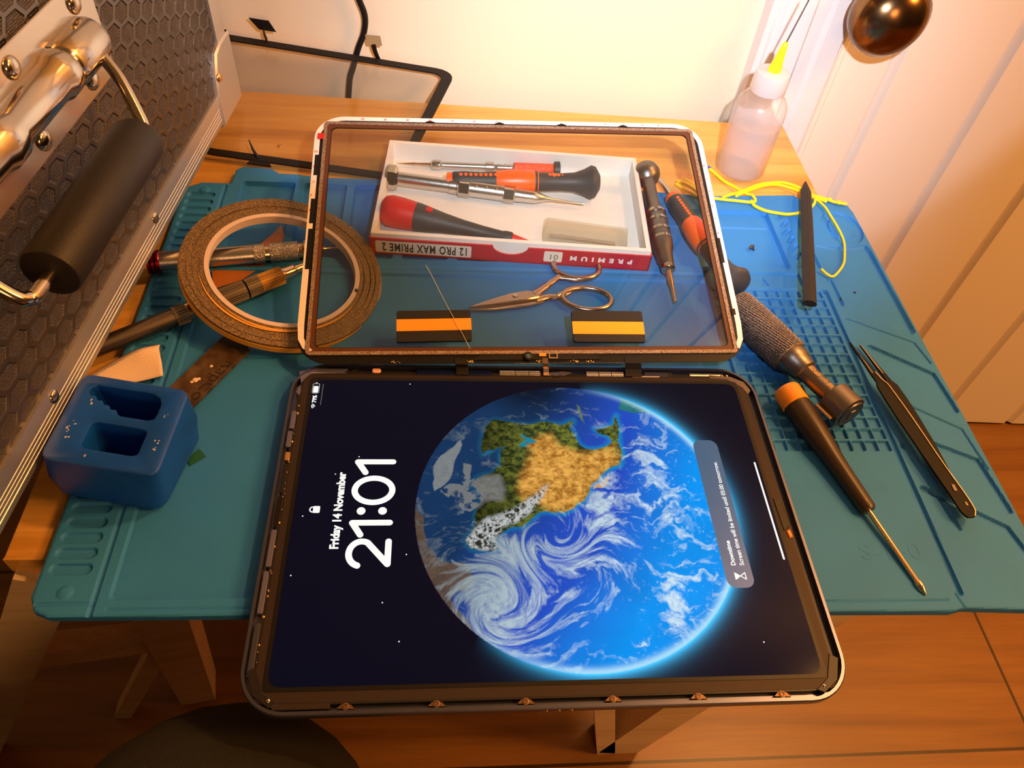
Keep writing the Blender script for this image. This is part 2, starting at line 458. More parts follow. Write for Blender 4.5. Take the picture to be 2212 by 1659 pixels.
def plank(p0, p1, w, t, side, name='leg', mat_=None):
    """straight batten between two points, w along side, t across"""
    p0 = Vector(p0); p1 = Vector(p1); d = (p1 - p0).normalized(); s = Vector(side); s = (s - d * s.dot(d)).normalized(); q = d.cross(s)
    m = MB(); vv = []
    for p in (p0, p1):
        for a, b in ((-1, -1), (1, -1), (1, 1), (-1, 1)): vv.append(tuple(p + s * (a * w / 2) + q * (b * t / 2)))
    m.add(vv, [(3, 2, 1, 0), (4, 5, 6, 7), (0, 1, 5, 4), (1, 2, 6, 5), (2, 3, 7, 6), (3, 0, 4, 7)])
    return part(name, m, mat_ or M_leg, tb, False)


plank((-224, -6, -16), (-430, 4, FZ), 25, 30, (1, 0, 0))
plank((-187, -2, -16), (-262, 60, FZ), 28, 26, (1, 0.15, 0))
plank((-230, 24, -196), (-322, 42, FZ), 13, 14, (1, 0, 0), 'brace')
plank((-286, -4, -140), (-222, 26, -192), 16, 14, (0, 0, 1), 'rail')
plank((205, 6, -16), (112, 6, FZ), 36, 26, (1, 0, 0))
plank((32, 0, -16), (102, 0, FZ), 16, 14, (1, 0, 0), 'brace')
plank((-200, 330, -16), (-290, 365, FZ), 34, 30, (1, 0, 0))
plank((190, 330, -16), (260, 355, FZ), 34, 30, (1, 0, 0))

# ------------------------------------------------------------------ soldering mat as one moulded relief
MX0, MX1, MY0, MY1 = -216.0, 243.0, -45.5, 272.0
outline = [(-216, -37), (-213, -43), (-207, -45.5), (60, -48), (186, -50), (192, -48.6), (237, -50.5), (243, -45), (243, 243), (241, 254), (233, 258.5), (207, 258.5), (204, 262), (140, 257.5), (94, 261), (-110, 264), (-132, 264),
           (-145, 266.5), (-158, 267), (-164, 272), (-183, 273), (-187, 269), (-188, 254), (-206, 254), (-214, 249), (-216, 242)]


def seg_d(X, Y, a, b):
    ax, ay = a; bx, by = b; dx, dy = bx - ax, by - ay; L = dx * dx + dy * dy + 1e-9
    t = np.clip(((X - ax) * dx + (Y - ay) * dy) / L, 0, 1)
    return np.hypot(X - ax - t * dx, Y - ay - t * dy), ax + t * dx, ay + t * dy


def inside(X, Y, poly):
    c = np.zeros(X.shape, bool); n = len(poly)
    for i in range(n):
        x0, y0 = poly[i]; x1, y1 = poly[(i + 1) % n]
        if y0 == y1: continue
        c ^= ((y0 > Y) != (y1 > Y)) & (X < (x1 - x0) * (Y - y0) / (y1 - y0) + x0)
    return c


def polydist(X, Y, poly, closed=True):
    D = np.full(X.shape, 1e9); PX = X.copy(); PY = Y.copy(); n = len(poly)
    for i in range(n if closed else n - 1):
        d, px, py = seg_d(X, Y, poly[i], poly[(i + 1) % n]); k = d < D; D = np.where(k, d, D); PX = np.where(k, px, PX); PY = np.where(k, py, PY)
    return D, PX, PY


def build_mat():
    st = 0.5
    xs = np.arange(MX0 - st, MX1 + 2 * st, st); ys = np.arange(-52.0, 275, st)
    X, Y = np.meshgrid(xs, ys); X = X.astype(float); Y = Y.astype(float)
    Z = np.full(X.shape, 5.0)

    def sm(d, w=.3): return np.clip(.5 + d / (2 * w), 0, 1)

    def win(pts, pad):
        px = [p[0] for p in pts]; py = [p[1] for p in pts]
        i0 = max(0, int((min(px) - pad - xs[0]) / st)); i1 = int((max(px) + pad - xs[0]) / st) + 2
        j0 = max(0, int((min(py) - pad - ys[0]) / st)); j1 = int((max(py) + pad - ys[0]) / st) + 2
        return slice(j0, j1), slice(i0, i1)

    def rec(poly, depth, closed=True):
        w = win(poly, 1.5); x_, y_ = X[w], Y[w]
        D, _, _ = polydist(x_, y_, poly); s = np.where(inside(x_, y_, poly), D, -D); Z[w] = Z[w] - depth * sm(s)

    def groove(pts, w, depth):
        q = win(pts, w); D, _, _ = polydist(X[q], Y[q], pts, False); Z[q] = Z[q] - depth * sm(w / 2 - D)

    def R(x0, x1, y0, y1, r=2): return rrect(x0, x1, y0, y1, min(r, (x1 - x0) / 2 - .01, (y1 - y0) / 2 - .01), 4)
    # left strip
    y = -26.5
    while y < 238:
        rec(R(-212.5, -195.5, y, y + 4.8, 2.3), 1.5); y += 7.55
    for cx, cy in ((-203, -35), (-203, 245)):
        D = np.hypot(X - cx, Y - cy); Z = Z + .8 * np.sqrt(np.clip(1 - (D / 3.2) ** 2, 0, 1))
    groove([(-190.5, -46), (-190.5, 250)], 2.2, 1.3); groove([(-213, -40), (-191, -40)], 1.5, .6)
    rec(R(-184.5, 118.5, -38, 168, 2), 1.7)
    groove([(-180, 173.5), (118, 173.5)], 3, .6)
    # rear pockets
    for a, b in ((-180, -146), (-140, -112), (-106, -78), (-72, -44), (-38, -10), (-4, 24), (30, 58), (64, 92)):
        rec(R(a, b, 182, 256, 2), 3.2)
    rec(R(99, 178, 182, 241, 2), 3.0); rec(R(99, 176, 184, 226, 2), .7)
    rec(R(119, 182, 165, 177.5, 1.5), 1.6)
    for cx in (141, 158): rec([(cx - 2.2, 166), (cx + 2.2, 166), (cx, 174)], 1.2)
    for k in range(7): groove([(183.5 + 1.2 * (k % 2), 184 + k * 8.2), (189, 189 + k * 8.2)], 2.6, 1.6)
    rec(R(192, 199, 183, 240, 1.5), 1.5)
    # component grid
    gy = 38.5
    while gy < 158:
        gx_ = 121.0
        while gx_ < 190:
            rec(R(gx_, gx_ + 5.9, gy, gy + 6.3, .6), 1.7); gx_ += 7.15
        gy += 7.75
    groove([(194.6, 161), (193.2, -41)], 2.8, 1.8); groove([(120, 161.5), (194, 161.5)], 2, 1.0)
    groove([(-184, -42.6), (186, -44.5)], .8, .5); groove([(190.5, -42), (192.8, -50)], 1.0, .6)
    # dish and the compartments on the right
    D = np.hypot((X - 228) / 1.0, (Y - 226) / 1.25); Z = Z - 1.8 * sm(2.6 - np.abs(D - 11.5)) - .5 * sm(8.5 - D, .6)
    rec([(203, 206), (214, 203), (228, 204.5), (238.5, 207), (240, 200), (240, 130), (238, 124), (204, 136)], .8)
    groove([(213, 205.5), (222, 203.5), (237.5, 206.5), (238.5, 202), (239, 127)], 3.2, 1.4)
    groove([(200, 137), (236, 117.5), (239.6, 101)], 1.0, 1.0)
    groove([(207, 113), (237, 92), (239.2, 66)], 3.6, 1.8)
    groove([(212, 70), (237, 53), (239.6, 27)], 1.0, 1.0)
    groove([(206, 48), (236, 32), (239, 2)], 3.6, 1.8)
    groove([(199, 15), (233, -8), (238, -30)], 3.2, 1.8); groove([(205, 11.5), (208, -8)], 2.0, 1.2)
    groove([(199.5, 43), (199, 41)], 3, 1.2); groove([(200, 33), (204, 18)], 1.0, .9); groove([(203, 37), (206, 18)], 1.0, .8)
    groove([(201, 150), (201, 171)], 4, 1.6)
    # clip to the outline
    D, PX, PY = polydist(X, Y, outline); ins = inside(X, Y, outline)
    mv = (~ins) & (D < st * 1.2); X = np.where(mv, PX, X); Y = np.where(mv, PY, Y)
    Z = np.where(mv, 3.9, Z); Z = np.where(ins & (D < 1.1), Z - .5 * (1 - D / 1.1), Z)
    ok = ins | mv
    ny, nx = X.shape; idx = np.arange(nx * ny).reshape(ny, nx)
    q = ok[:-1, :-1] & ok[1:, :-1] & ok[1:, 1:] & ok[:-1, 1:]
    q &= (ins[:-1, :-1].astype(int) + ins[1:, :-1] + ins[1:, 1:] + ins[:-1, 1:]) >= 1
    F = np.stack([idx[:-1, :-1][q], idx[:-1, 1:][q], idx[1:, 1:][q], idx[1:, :-1][q]], 1)
    used = np.unique(F); re = -np.ones(nx * ny, int); re[used] = np.arange(len(used)); F = re[F]
    V = np.stack([X.ravel()[used], Y.ravel()[used], Z.ravel()[used]], 1)
    m = MB(); m.v = [tuple(r) for r in V.tolist()]; m.f = [tuple(r) for r in F.tolist()]; m.m = [0] * len(m.f)
    # skirt and underside
    m.prism(inset(outline[::-1] if sum(outline[i][0] * outline[(i + 1) % len(outline)][1] - outline[(i + 1) % len(outline)][0] * outline[i][1] for i in range(len(outline))) < 0 else outline, .25), 0.0, 0.9)
    n = len(outline); b = len(m.v)
    m.v += [(x, y, .9) for x, y in outline] + [(x, y, 3.95) for x, y in outline]
    for i in range(n): m.f.append((b + i, b + (i + 1) % n, b + n + (i + 1) % n, b + n + i)); m.m.append(0)
    return m


sm_ = thing('soldering_mat', 'large blue silicone repair mat with moulded slots and trays covering the table', 'mat', (10, 100, 0))
part('mat_body', build_mat(), M_mat, sm_)
text('embossed_code', 'S-160', 12, frame((152, -24, 5.0), (1, 0, 0), (0, 1, 0)), M_mat, sm_, depth=.12, sx=1.15)
text('embossed_lettering', 'Soldering & repair', 7, frame((129, 14, 5.0), (1, 0, 0), (0, 1, 0)), M_mat, sm_, depth=.05)

# ------------------------------------------------------------------ the opened tablet
tab = thing('tablet', 'opened tablet with lit lock screen of the Earth on the blue mat', 'tablet', (0, 0, 5))
m = MB()
o_ = rrect(-124, 124, -89.3, 89.3, 19, 10); i1 = rrect(-122.3, 122.3, -87.6, 87.6, 17.4, 10)
n = len(o_)
lo = rrect(-121, 121, -86.3, 86.3, 17, 10)
prof = [(lo, 5.0), (rrect(-123.4, 123.4, -88.7, 88.7, 18.6, 10), 6.0), (o_, 8.0), (o_, 11.0), (rrect(-123.6, 123.6, -88.9, 88.9, 18.7, 10), 11.5), (i1, 11.5), (i1, 8.0)]
vv = [(x, y, z) for r, z in prof for x, y in r]; ff = []
for j in range(len(prof) - 1):
    for i in range(n): ff.append((j * n + i, j * n + (i + 1) % n, (j + 1) * n + (i + 1) % n, (j + 1) * n + i))
ff.append(tuple(range(n - 1, -1, -1))); ff.append(tuple((len(prof) - 1) * n + i for i in range(n)))
m.add(vv, ff); part('housing', m, M_case_blue, tab)
m = MB(); m.ring(rrect(-119.5, 119.5, -85, 84.5, 14, 10), rrect(-117.3, 117.3, -83.4, 82.5, 12, 10), 8, 10.6); part('inner_rail', m, M_board, tab)
disp = MB(); disp.prism(rrect(-118, 118.2, -84.4, 82.6, 5, 6), 8.6, 10.7, bevel=.2)
disp = part('display', disp, M_lid, tab)
m = MB(); m.prism(rrect(-114.5, 114.5, -80, 80, 2, 4), 10.6, 10.95); part('display_border', m, M_black, disp)


# lock-screen picture: vertex colours on one flat emissive sheet
def lin(c): c = np.asarray(c, float) / 255.0; return np.where(c <= .04045, c / 12.92, ((c + .055) / 1.055) ** 2.4)


def vnoise(x, y, seed):
    rs = np.random.RandomState(seed); G = rs.rand(256, 256)
    xi = np.floor(x).astype(int); yi = np.floor(y).astype(int); fx = x - xi; fy = y - yi; fx = fx * fx * (3 - 2 * fx); fy = fy * fy * (3 - 2 * fy)
    g = lambda a, b: G[a % 256, b % 256]
    return (g(xi, yi) * (1 - fx) + g(xi + 1, yi) * fx) * (1 - fy) + (g(xi, yi + 1) * (1 - fx) + g(xi + 1, yi + 1) * fx) * fy


def fbm(x, y, seed, oct=5, gain=.55):
    s = 0; a = 1; t = 0
    for k in range(oct): s = s + a * vnoise(x * 2 ** k + 17 * k, y * 2 ** k + 31 * k, seed + k); t += a; a *= gain
    return s / t


LAND = [(-26.0, 36.3), (-25.3, 48.0), (-20.3, 53.5), (-11.6, 51.7), (-2.0, 49.4), (6.0, 51.9), (13.6, 49.5), (21.8, 52.6), (18.4, 48.3), (20.9, 43.5), (22.7, 38.2), (25.8, 35.4), (31.4, 34.2), (36.4, 35.4), (39.8, 38.9), (38.4, 43.0), (32.8, 45.4), (31.6, 47.4), (36.1, 48.4), (41.3, 49.7), (44.1, 55.8), (44.2, 49.7), (42.4, 40.1), (43.2, 31.9), (41.4, 26.3), (37.7, 24.0), (33.4, 20.1), (30.2, 16.9), (27.1, 14.2), (24.7, 9.9), (21.3, 4.7), (16.3, 0.1), (10.7, -1.6), (3.6, -0.9), (-0.9, -2.4), (-4.7, -5.3), (-9.3, -8.3), (-14.6, -9.7), (-18.2, -12.1), (-20.9, -15.0), (-19.4, -19.7), (-22.8, -21.5), (-27.1, -20.6), (-31.3, -20.5), (-34.6, -15.8), (-32.0, -11.0), (-29.3, -7.1), (-30.1, -3.2), (-29.1, 1.8), (-26.4, 4.9), (-28.0, 10.1), (-32.5, 14.3), (-27.8, 18.6), (-22.3, 20.7), (-17.5, 25.1), (-17.2, 34.1), (-14.2, 36.4), (-19.0, 35.2), (-25.7, 31.8)]
GOLD = [(-2.8, 36.4), (3.3, 42.3), (9.2, 43.5), (12.4, 36.5), (21.7, 33.0), (31.3, 33.1), (40.4, 36.6), (41.5, 27.4), (33.4, 20.1), (27.1, 14.2), (21.3, 4.7), (16.3, 0.1), (10.8, -0.9), (3.7, 0.1), (-0.5, 3.7), (-1.1, 7.9), (-7.6, 4.8), (-10.0, 10.0), (-9.5, 18.5), (-5.5, 25.1), (-1.3, 31.8)]
SNOW = [(-34.6, -14.8), (-30.2, -10.1), (-24.9, -4.2), (-17.8, -2.3), (-12.3, 0.7), (-6.7, 4.8), (-0.0, 10.0), (4.9, 14.2), (2.5, 7.9), (-3.5, -1.3), (-10.9, -6.3), (-18.1, -9.2), (-20.9, -15.0), (-20.2, -19.7), (-27.1, -20.6), (-32.1, -19.6)]
GREY = [(-45.9, 10.1), (-42.4, 14.3), (-37.0, 14.3), (-35.0, 27.3), (-31.4, 25.1), (-32.4, 16.4), (-26.0, 18.6), (-18.7, 18.6), (-16.2, 12.1), (-17.4, 5.9), (-26.4, 4.9), (-28.2, 1.8), (-32.7, -0.2), (-37.1, 1.9), (-41.5, 6.0)]
GREEN = [(-35.8, 40.9), (-40.6, 36.3), (-46.1, 31.8), (-49.7, 24.0), (-50.0, 14.3), (-48.6, 10.1), (-44.2, 13.3), (-41.5, 18.6), (-39.6, 27.3), (-35.9, 36.3)]
BAJA = [(37.4, 18.5), (33.0, 16.9), (28.9, 14.2), (27.3, 12.0), (31.5, 12.5), (34.5, 14.2)]
CUBA = [(24.0, 64.4), (25.8, 61.9), (26.6, 55.7), (27.0, 50.8), (25.5, 54.4), (24.5, 59.4)]
ASIA = [(-60, 4.0), (-62, -5.9), (-60, -17), (-56, -30), (-50, -40), (-45, -46), (-40, -54), (-32.0, -60), (-32.7, -54.5), (-39.8, -46.1), (-41.4, -41.8), (-37.4, -39.3), (-33.3, -39.4), (-32.0, -34.1), (-33.1, -27.9), (-37.3, -26.0), (-42.3, -25.9), (-48.1, -23.1), (-52.4, -17.5), (-54.3, -10.8), (-53.6, -4.0)]
SAM = [(45.6, 59.6), (48.8, 67.3), (42.3, 72.4), (36.3, 73.6), (46.2, 70.5), (55.6, 64.8), (63.6, 57.9), (54.5, 57.8), (49.6, 59.0)]
LAKE = [(-6.2, 43.4), (-2.5, 41.5), (2.1, 38.8), (-1.5, 37.5), (-5.0, 34.0), (-7.6, 36.4), (-4.5, 39)]


def screen_colours(X, Y):
    cx, cy, R = 17.4, -0.9, 75.3
    wx = X + 3.2 * (fbm(X / 9, Y / 9, 3, 4) - .5); wy_ = Y + 3.2 * (fbm(X / 9, Y / 9, 9, 4) - .5)
    r = np.hypot(X - cx, Y - cy); nx = (X - cx) / R; ny = (Y - cy) / R
    lit = np.clip(.50 + .62 * nx - .34 * ny, 0, 1)

    def mix(a, b, t): t = t[..., None]; return a * (1 - t) + b * t

    def sd(poly, xx=None, yy=None):
        xx = wx if xx is None else xx; yy = wy_ if yy is None else yy
        D, _, _ = polydist(xx, yy, poly); return np.where(inside(xx, yy, poly), D, -D)
    deep = lin((18, 52, 92)); mid = lin((34, 76, 190)); bright = lin((0, 146, 240))
    n1 = fbm(X / 20, Y / 20, 21, 5)
    c = mix(np.broadcast_to(deep, X.shape + (3,)), np.broadcast_to(mid, X.shape + (3,)), np.clip((lit - .12) / .38, 0, 1))
    c = mix(c, np.broadcast_to(bright, X.shape + (3,)), np.clip((lit - .55) / .38 + .45 * (r / R - .75), 0, 1))
    c = c * (.85 + .3 * n1[..., None])
    # land
    f = fbm(X / 2.6 + .5 * fbm(X / 4, Y / 4, 33, 3), Y / 2.2, 40, 7, .72); f2 = fbm(X / 11, Y / 11, 51, 4)
    sl = sd(LAND)
    shal = np.clip(1 - np.abs(sl) / 2.6, 0, 1) * (sl < 0) * np.clip(lit * 1.7, .2, 1)
    c = mix(c, np.broadcast_to(lin((0, 165, 200)), c.shape), shal * .65)
    land = mix(np.broadcast_to(lin((34, 50, 28)), c.shape), np.broadcast_to(lin((122, 128, 48)), c.shape), np.clip((f - .38) * 3.2, 0, 1))
    dim = np.clip((X + 24) / 22, 0, 1); land = land * (.30 + .75 * dim)[..., None]
    g = np.clip(sd(GOLD) / 5 + .5, 0, 1) * np.clip(1.15 - (f2 - .5) * 1.5, 0, 1)
    goldc = mix(np.broadcast_to(lin((150, 96, 30)), c.shape), np.broadcast_to(lin((240, 178, 84)), c.shape), np.clip((f - .32) * 2.8, 0, 1))
    land = mix(land, goldc, g)
    gr = np.clip(sd(GREY) / 3 + .6, 0, 1); land = mix(land, np.broadcast_to(lin((118, 118, 116)), c.shape) * (.55 + .8 * f)[..., None], gr * .9)
    sn = np.clip(sd(SNOW) / 2 + .5, 0, 1); rid = 1 - np.abs(2 * fbm(X / 2.6, Y / 2.6, 77, 5, .7) - 1)
    land = mix(land, mix(np.broadcast_to(lin((36, 40, 34)), c.shape), np.broadcast_to(lin((226, 230, 232)), c.shape), np.clip((rid - .66) * 3.2, 0, 1) * .85), sn * .85)
    c = mix(c, land, np.clip(sl / .25 + .5, 0, 1))
    sgr = sd(GREY); gg = np.clip((fbm(X / 2.6, Y / 2.6, 88, 4) - .44) * 12, 0, 1)
    c = mix(c, np.broadcast_to(lin((112, 116, 118)), c.shape), np.clip(sgr / .3 + .5, 0, 1) * gg * (sl < 0))
    c = mix(c, np.broadcast_to(lin((128, 134, 134)), c.shape) * (.7 + .5 * f)[..., None], np.clip(sd(GREEN) / .3 + .5, 0, 1) * .92)
    for P_, cc in ((BAJA, (226, 170, 90)), (CUBA, (110, 130, 60)), (SAM, (40, 120, 110))): c = mix(c, np.broadcast_to(lin(cc), c.shape) * (.6 + .7 * f)[..., None], np.clip(sd(P_) / .3 + .5, 0, 1) * .9)
    c = mix(c, np.broadcast_to(lin((20, 130, 160)), c.shape), np.clip(sd(LAKE) / .3 + .5, 0, 1) * np.clip((f - .42) * 9, 0, 1))
    bay = np.clip(1 - np.hypot((X + 22) / 5, (Y - 29) / 5.5), 0, 1) ** .4; c = mix(c, np.broadcast_to(lin((34, 96, 128)), c.shape), np.clip(bay * 1.6, 0, 1) * (sl > -1))
    c = mix(c, np.broadcast_to(lin((96, 76, 58)), c.shape) * (.4 + 1.0 * f)[..., None], np.clip(sd(ASIA) / .4 + .5, 0, 1) * .9)
    # clouds: swirling domain warp
    U = X.copy(); V = Y.copy()
    for sx, sy, rad, k in ((4, -13, 13, 2.6), (-22, -46, 17, 3.0), (16, -28, 16, -2.2), (-36, -24, 10, 2)):
        dx = U - sx; dy = V - sy; a = k * np.exp(-(dx * dx + dy * dy) / (rad * rad)); ca = np.cos(a); sa = np.sin(a); U = sx + dx * ca - dy * sa; V = sy + dx * sa + dy * ca
    w1 = fbm(U / 13, V / 13, 60, 4); w2 = fbm(U / 13, V / 13, 70, 4)
    cl = fbm((U + 22 * w1) / 8.5, (V + 22 * w2) / 3.6, 80, 6, .62); fine = fbm(U / 1.7 + 5 * w1, V / 1.7, 90, 4, .7)
    band = np.exp(-((X + 25) / 17) ** 2 - ((Y + 42) / 24) ** 2) * .40 + np.exp(-((X - 10) / 18) ** 2 - ((Y + 27) / 12) ** 2) * .20 + np.exp(-((X - 30) / 9) ** 2 - ((Y + 2) / 17) ** 2) * .26 \
        + np.exp(-((X - 56) / 5) ** 2 - ((Y + 47) / 13) ** 2) * .42 + np.exp(-((X - 56) / 15) ** 2 - ((Y - 22) / 24) ** 2) * .15 + np.exp(-((X + 10) / 15) ** 2 - ((Y + 19) / 6) ** 2) * .18 + np.exp(-((X - 33) / 5) ** 2 - ((Y - 46) / 4) ** 2) * .2 \
        + np.exp(-((X - 66) / 7) ** 2 - ((Y + 5) / 28) ** 2) * .12 - np.clip(sl / 9, 0, .30) - .16 * np.exp(-((X - 25) / 14) ** 2 - ((Y + 60) / 9) ** 2)
    cv = np.clip((cl + band - .575) * 3.6, 0, 1) * (.25 + 1.1 * fine); spk = np.clip((fine - .66) * 7, 0, 1) * np.clip((band + lit * .4 - .28) * 4, 0, 1) * .7 * (sl < 0)
    cv = np.clip(cv + spk, 0, .95)
    c = mix(c, np.broadcast_to(lin((214, 236, 244)), c.shape) * np.clip(.20 + 1.05 * lit, 0, 1)[..., None], cv)
    # terminator dimming in the upper left, bright limb in the lower right
    c = c * np.clip(.25 + 1.0 * np.clip((1.22 - r / R) * 3.5, 0, 1) + lit, 0, 1)[..., None]
    dark = np.exp(-((X - 0) / 24) ** 2 - ((Y - 72) / 13) ** 2); c = c * (1 - .78 * dark)[..., None]
    glow = np.clip((nx * .86 - ny * .55 + .12) * 1.6, 0, 1); glow_up = np.clip((nx - .12) * 1.8, 0, 1); glow = np.maximum(glow, glow_up)
    limb = np.exp(-((r - R + .6) / 1.9) ** 2) * glow; c = mix(c, np.broadcast_to(lin((190, 238, 255)), c.shape), limb * .75)
    sp = np.broadcast_to(lin((11, 11, 26)), c.shape).copy()
    d = np.clip(r - R, 0, 60); sp += (lin((60, 190, 250)) * 1.3)[None, None] * (np.exp(-(d / 2.0)) * glow)[..., None] + (lin((45, 55, 70)) * .5)[None, None] * (np.exp(-d / 9.0) * glow)[..., None]
    c = np.where((r < R)[..., None], c, sp)
    return np.clip(c, 0, 1)


def build_screen():
    x0, x1, y0, y1 = -112.8, 112.8, -78.3, 78.3; nx, ny = 780, 542
    X, Y = np.meshgrid(np.linspace(x0, x1, nx), np.linspace(y0, y1, ny))
    C = screen_colours(X, Y)
    idx = np.arange(nx * ny).reshape(ny, nx); rr = 4.5
    ax = np.abs(X) - (x1 - rr); ay = np.abs(Y) - (y1 - rr); ok = ~((ax > 0) & (ay > 0) & (np.hypot(ax, ay) > rr))
    q = ok[:-1, :-1] & ok[1:, :-1] & ok[1:, 1:] & ok[:-1, 1:]
    F = np.stack([idx[:-1, :-1][q], idx[:-1, 1:][q], idx[1:, 1:][q], idx[1:, :-1][q]], 1).astype(np.int32)
    me = bpy.data.meshes.new('screen_picture'); me.vertices.add(nx * ny); me.loops.add(F.size); me.polygons.add(len(F))
    V = np.stack([X.ravel(), Y.ravel(), np.full(X.size, 11.0 - 5.0)], 1) * MM
    me.vertices.foreach_set('co', V.ravel().astype(np.float32)); me.loops.foreach_set('vertex_index', F.ravel())
    me.polygons.foreach_set('loop_start', np.arange(0, F.size, 4, dtype=np.int32)); me.update(calc_edges=True)
    at = me.color_attributes.new('picture', 'FLOAT_COLOR', 'POINT'); at.data.foreach_set('color', np.concatenate([C.reshape(-1, 3), np.ones((C.shape[0] * C.shape[1], 1))], 1).ravel().astype(np.float32))
    mt = bpy.data.materials.new('lit_screen'); mt.use_nodes = True; N = mt.node_tree.nodes; b = N['Principled BSDF']; a = N.new('ShaderNodeVertexColor'); a.layer_name = 'picture'
    b.inputs['Base Color'].default_value = (.001, .001, .001, 1); b.inputs['Roughness'].default_value = .12; b.inputs['Specular IOR Level'].default_value = .03
    mt.node_tree.links.new(a.outputs['Color'], b.inputs['Emission Color']); b.inputs['Emission Strength'].default_value = 1.0
    me.materials.append(mt)
    o = bpy.data.objects.new('screen_picture', me); COL.objects.link(o); o.parent = disp; return o


build_screen()
M_scr = emis('screen_white', (.98, .98, .94), 1.0); M_scrd = emis('screen_note', (.006, .10, .20), 1.0); M_scrg = emis('screen_grey', (.10, .10, .11), 1.0)
SF = frame((0, 0, 11.0), (0, 1, 0), (-1, 0, 0))   # text reads along +y, its top points to -x


def stroke(mb, pts, w, F, closed=False, z=.06):
    for i in range(len(pts) - (0 if closed else 1)):
        a = Vector(pts[i]); b = Vector(pts[(i + 1) % len(pts)]); d = (b - a)
        if d.length < 1e-6: continue
        d.normalize(); q = Vector((-d.y, d.x)) * w / 2
        mb.add([F(*(a - q), z), F(*(b - q), z), F(*(b + q), z), F(*(a + q), z)], [(0, 1, 2, 3)])
    for p in pts: mb.add([F(x, y, z) for x, y in circ(p[0], p[1], w / 2, 14)], [tuple(range(14))])


# clock: coordinates in the screen's own upright frame (u along +y, v along -x)
m = MB(); w = 2.9
def ell(cx, cy, rx, ry, n=36, a0=0, a1=360): return [(cx + rx * math.cos(math.radians(a0 + (a1 - a0) * i / n)), cy + ry * math.sin(math.radians(a0 + (a1 - a0) * i / n))) for i in range(n + 1)]
stroke(m, [(-27.2, 82.2)] + ell(-21.4, 80.9, 5.9, 5.4, 20, 165, -28) + [(-26.6, 69.2), (-15.6, 69.2)], w, SF)
stroke(m, [(-12.2, 82.0), (-6.1, 86.0), (-6.1, 69.2)], w, SF)
stroke(m, ell(11.1, 77.6, 6.6, 8.7, 40), w, SF)
stroke(m, [(20.9, 82.0), (27.0, 86.0), (27.0, 69.2)], w, SF)
for v in (82.5, 72.8): m.add([SF(x, y, .06) for x, y in circ(0, v, 2.0, 22)], [tuple(range(22))])
part('clock_digits', m, M_scr, disp, False)
text('date_text', 'Friday 14 November', 5.3, frame(SF(-19.2, 91.2), (0, 1, 0), (-1, 0, 0)), M_scr, disp, off=.22, depth=.02, sx=.90, z=.06)
m = MB(); stroke(m, ell(.9, 104.3, 1.3, 1.3, 14, 180, 0), .6, SF); m.add([SF(x, y, .06) for x, y in rrect(-.9, 2.7, 101.1, 104.2, .5, 3)], [tuple(range(16))]); stroke(m, [(-.4, 104.3), (-.4, 103.8)], .6, SF); stroke(m, [(2.2, 104.3), (2.2, 103.8)], .6, SF)
part('lock_icon', m, M_scr, disp, False)
m = MB()
m.add([SF(x, y, .06) for x, y in rrect(69.6, 74.0, 109.7, 112.2, .5, 3)], [tuple(range(16))]); stroke(m, rrect(69.2, 75.6, 109.3, 112.6, .8, 3), .16, SF, True); stroke(m, [(76.2, 110.6), (76.2, 111.3)], .35, SF)
for r_ in (.5, 1.2, 1.9): stroke(m, ell(60.9, 109.9, r_, r_, 10, 135, 45), .38, SF)
part('battery_icon', m, M_scr, disp, False)
text('battery_percentage', '79%', 2.9, frame(SF(63.0, 109.9), (0, 1, 0), (-1, 0, 0)), M_scr, disp, off=.1, depth=.02, z=.06)
m = MB(); m.add([SF(x, y, .05) for x, y in rrect(61.5, 75.5, 107.3, 107.7, .15, 3)], [tuple(range(16))]); part('status_line', m, M_scrg, disp, False)
m = MB(); m.add([SF(x, y, .05) for x, y in rrect(-40.0, 40.5, -94.0, -81.3, 4.2, 5)], [tuple(range(24))]); part('notification_panel', m, M_scrd, disp, False)
text('notification_title', 'Downtime', 2.9, frame(SF(-29.3, -87.3), (0, 1, 0), (-1, 0, 0)), M_scr, disp, off=.09, depth=.01, z=.1)
text('notification_text', 'Screen time will be limited until 05:00 tomorrow.', 2.95, frame(SF(-29.3, -91.3), (0, 1, 0), (-1, 0, 0)), M_scr, disp, off=.05, depth=.01, sx=.955, z=.1)
m = MB(); m.add([SF(-36.2, -85.6, .1), SF(-32.6, -85.6, .1), SF(-32.9, -86.3, .1), SF(-34.1, -88.0, .1), SF(-34.7, -88.0, .1), SF(-35.9, -86.3, .1)], [(0, 1, 2, 3, 4, 5)])
stroke(m, [(-34.4, -88.2), (-36.0, -90.6), (-32.8, -90.6)], .45, SF, True, .1); part('hourglass_icon', m, M_scr, disp, False)
m = MB(); stroke(m, [(-26.2, -110.9), (26.6, -110.9)], .95, SF); part('home_bar', m, M_scr, disp, False)
for sx_, sy_ in [(-85.7, 29.9), (-61.1, -22.1), (-70.3, -44.3), (-62.6, -61.1), (-109.8, -31.4), (-62.9, 75.9), (90.9, -64.6), (-108.4, -2.5), (-96, 20)]:
    m = MB(); m.add([(x, y, 11.06) for x, y in circ(sx_, sy_, .33, 8)], [tuple(range(8))]); part('star', m, M_scr, disp, False)

# exposed parts around the display
def cmp(name, m, mt, lab=None): return part(name, m, mt, tab, True, lab)


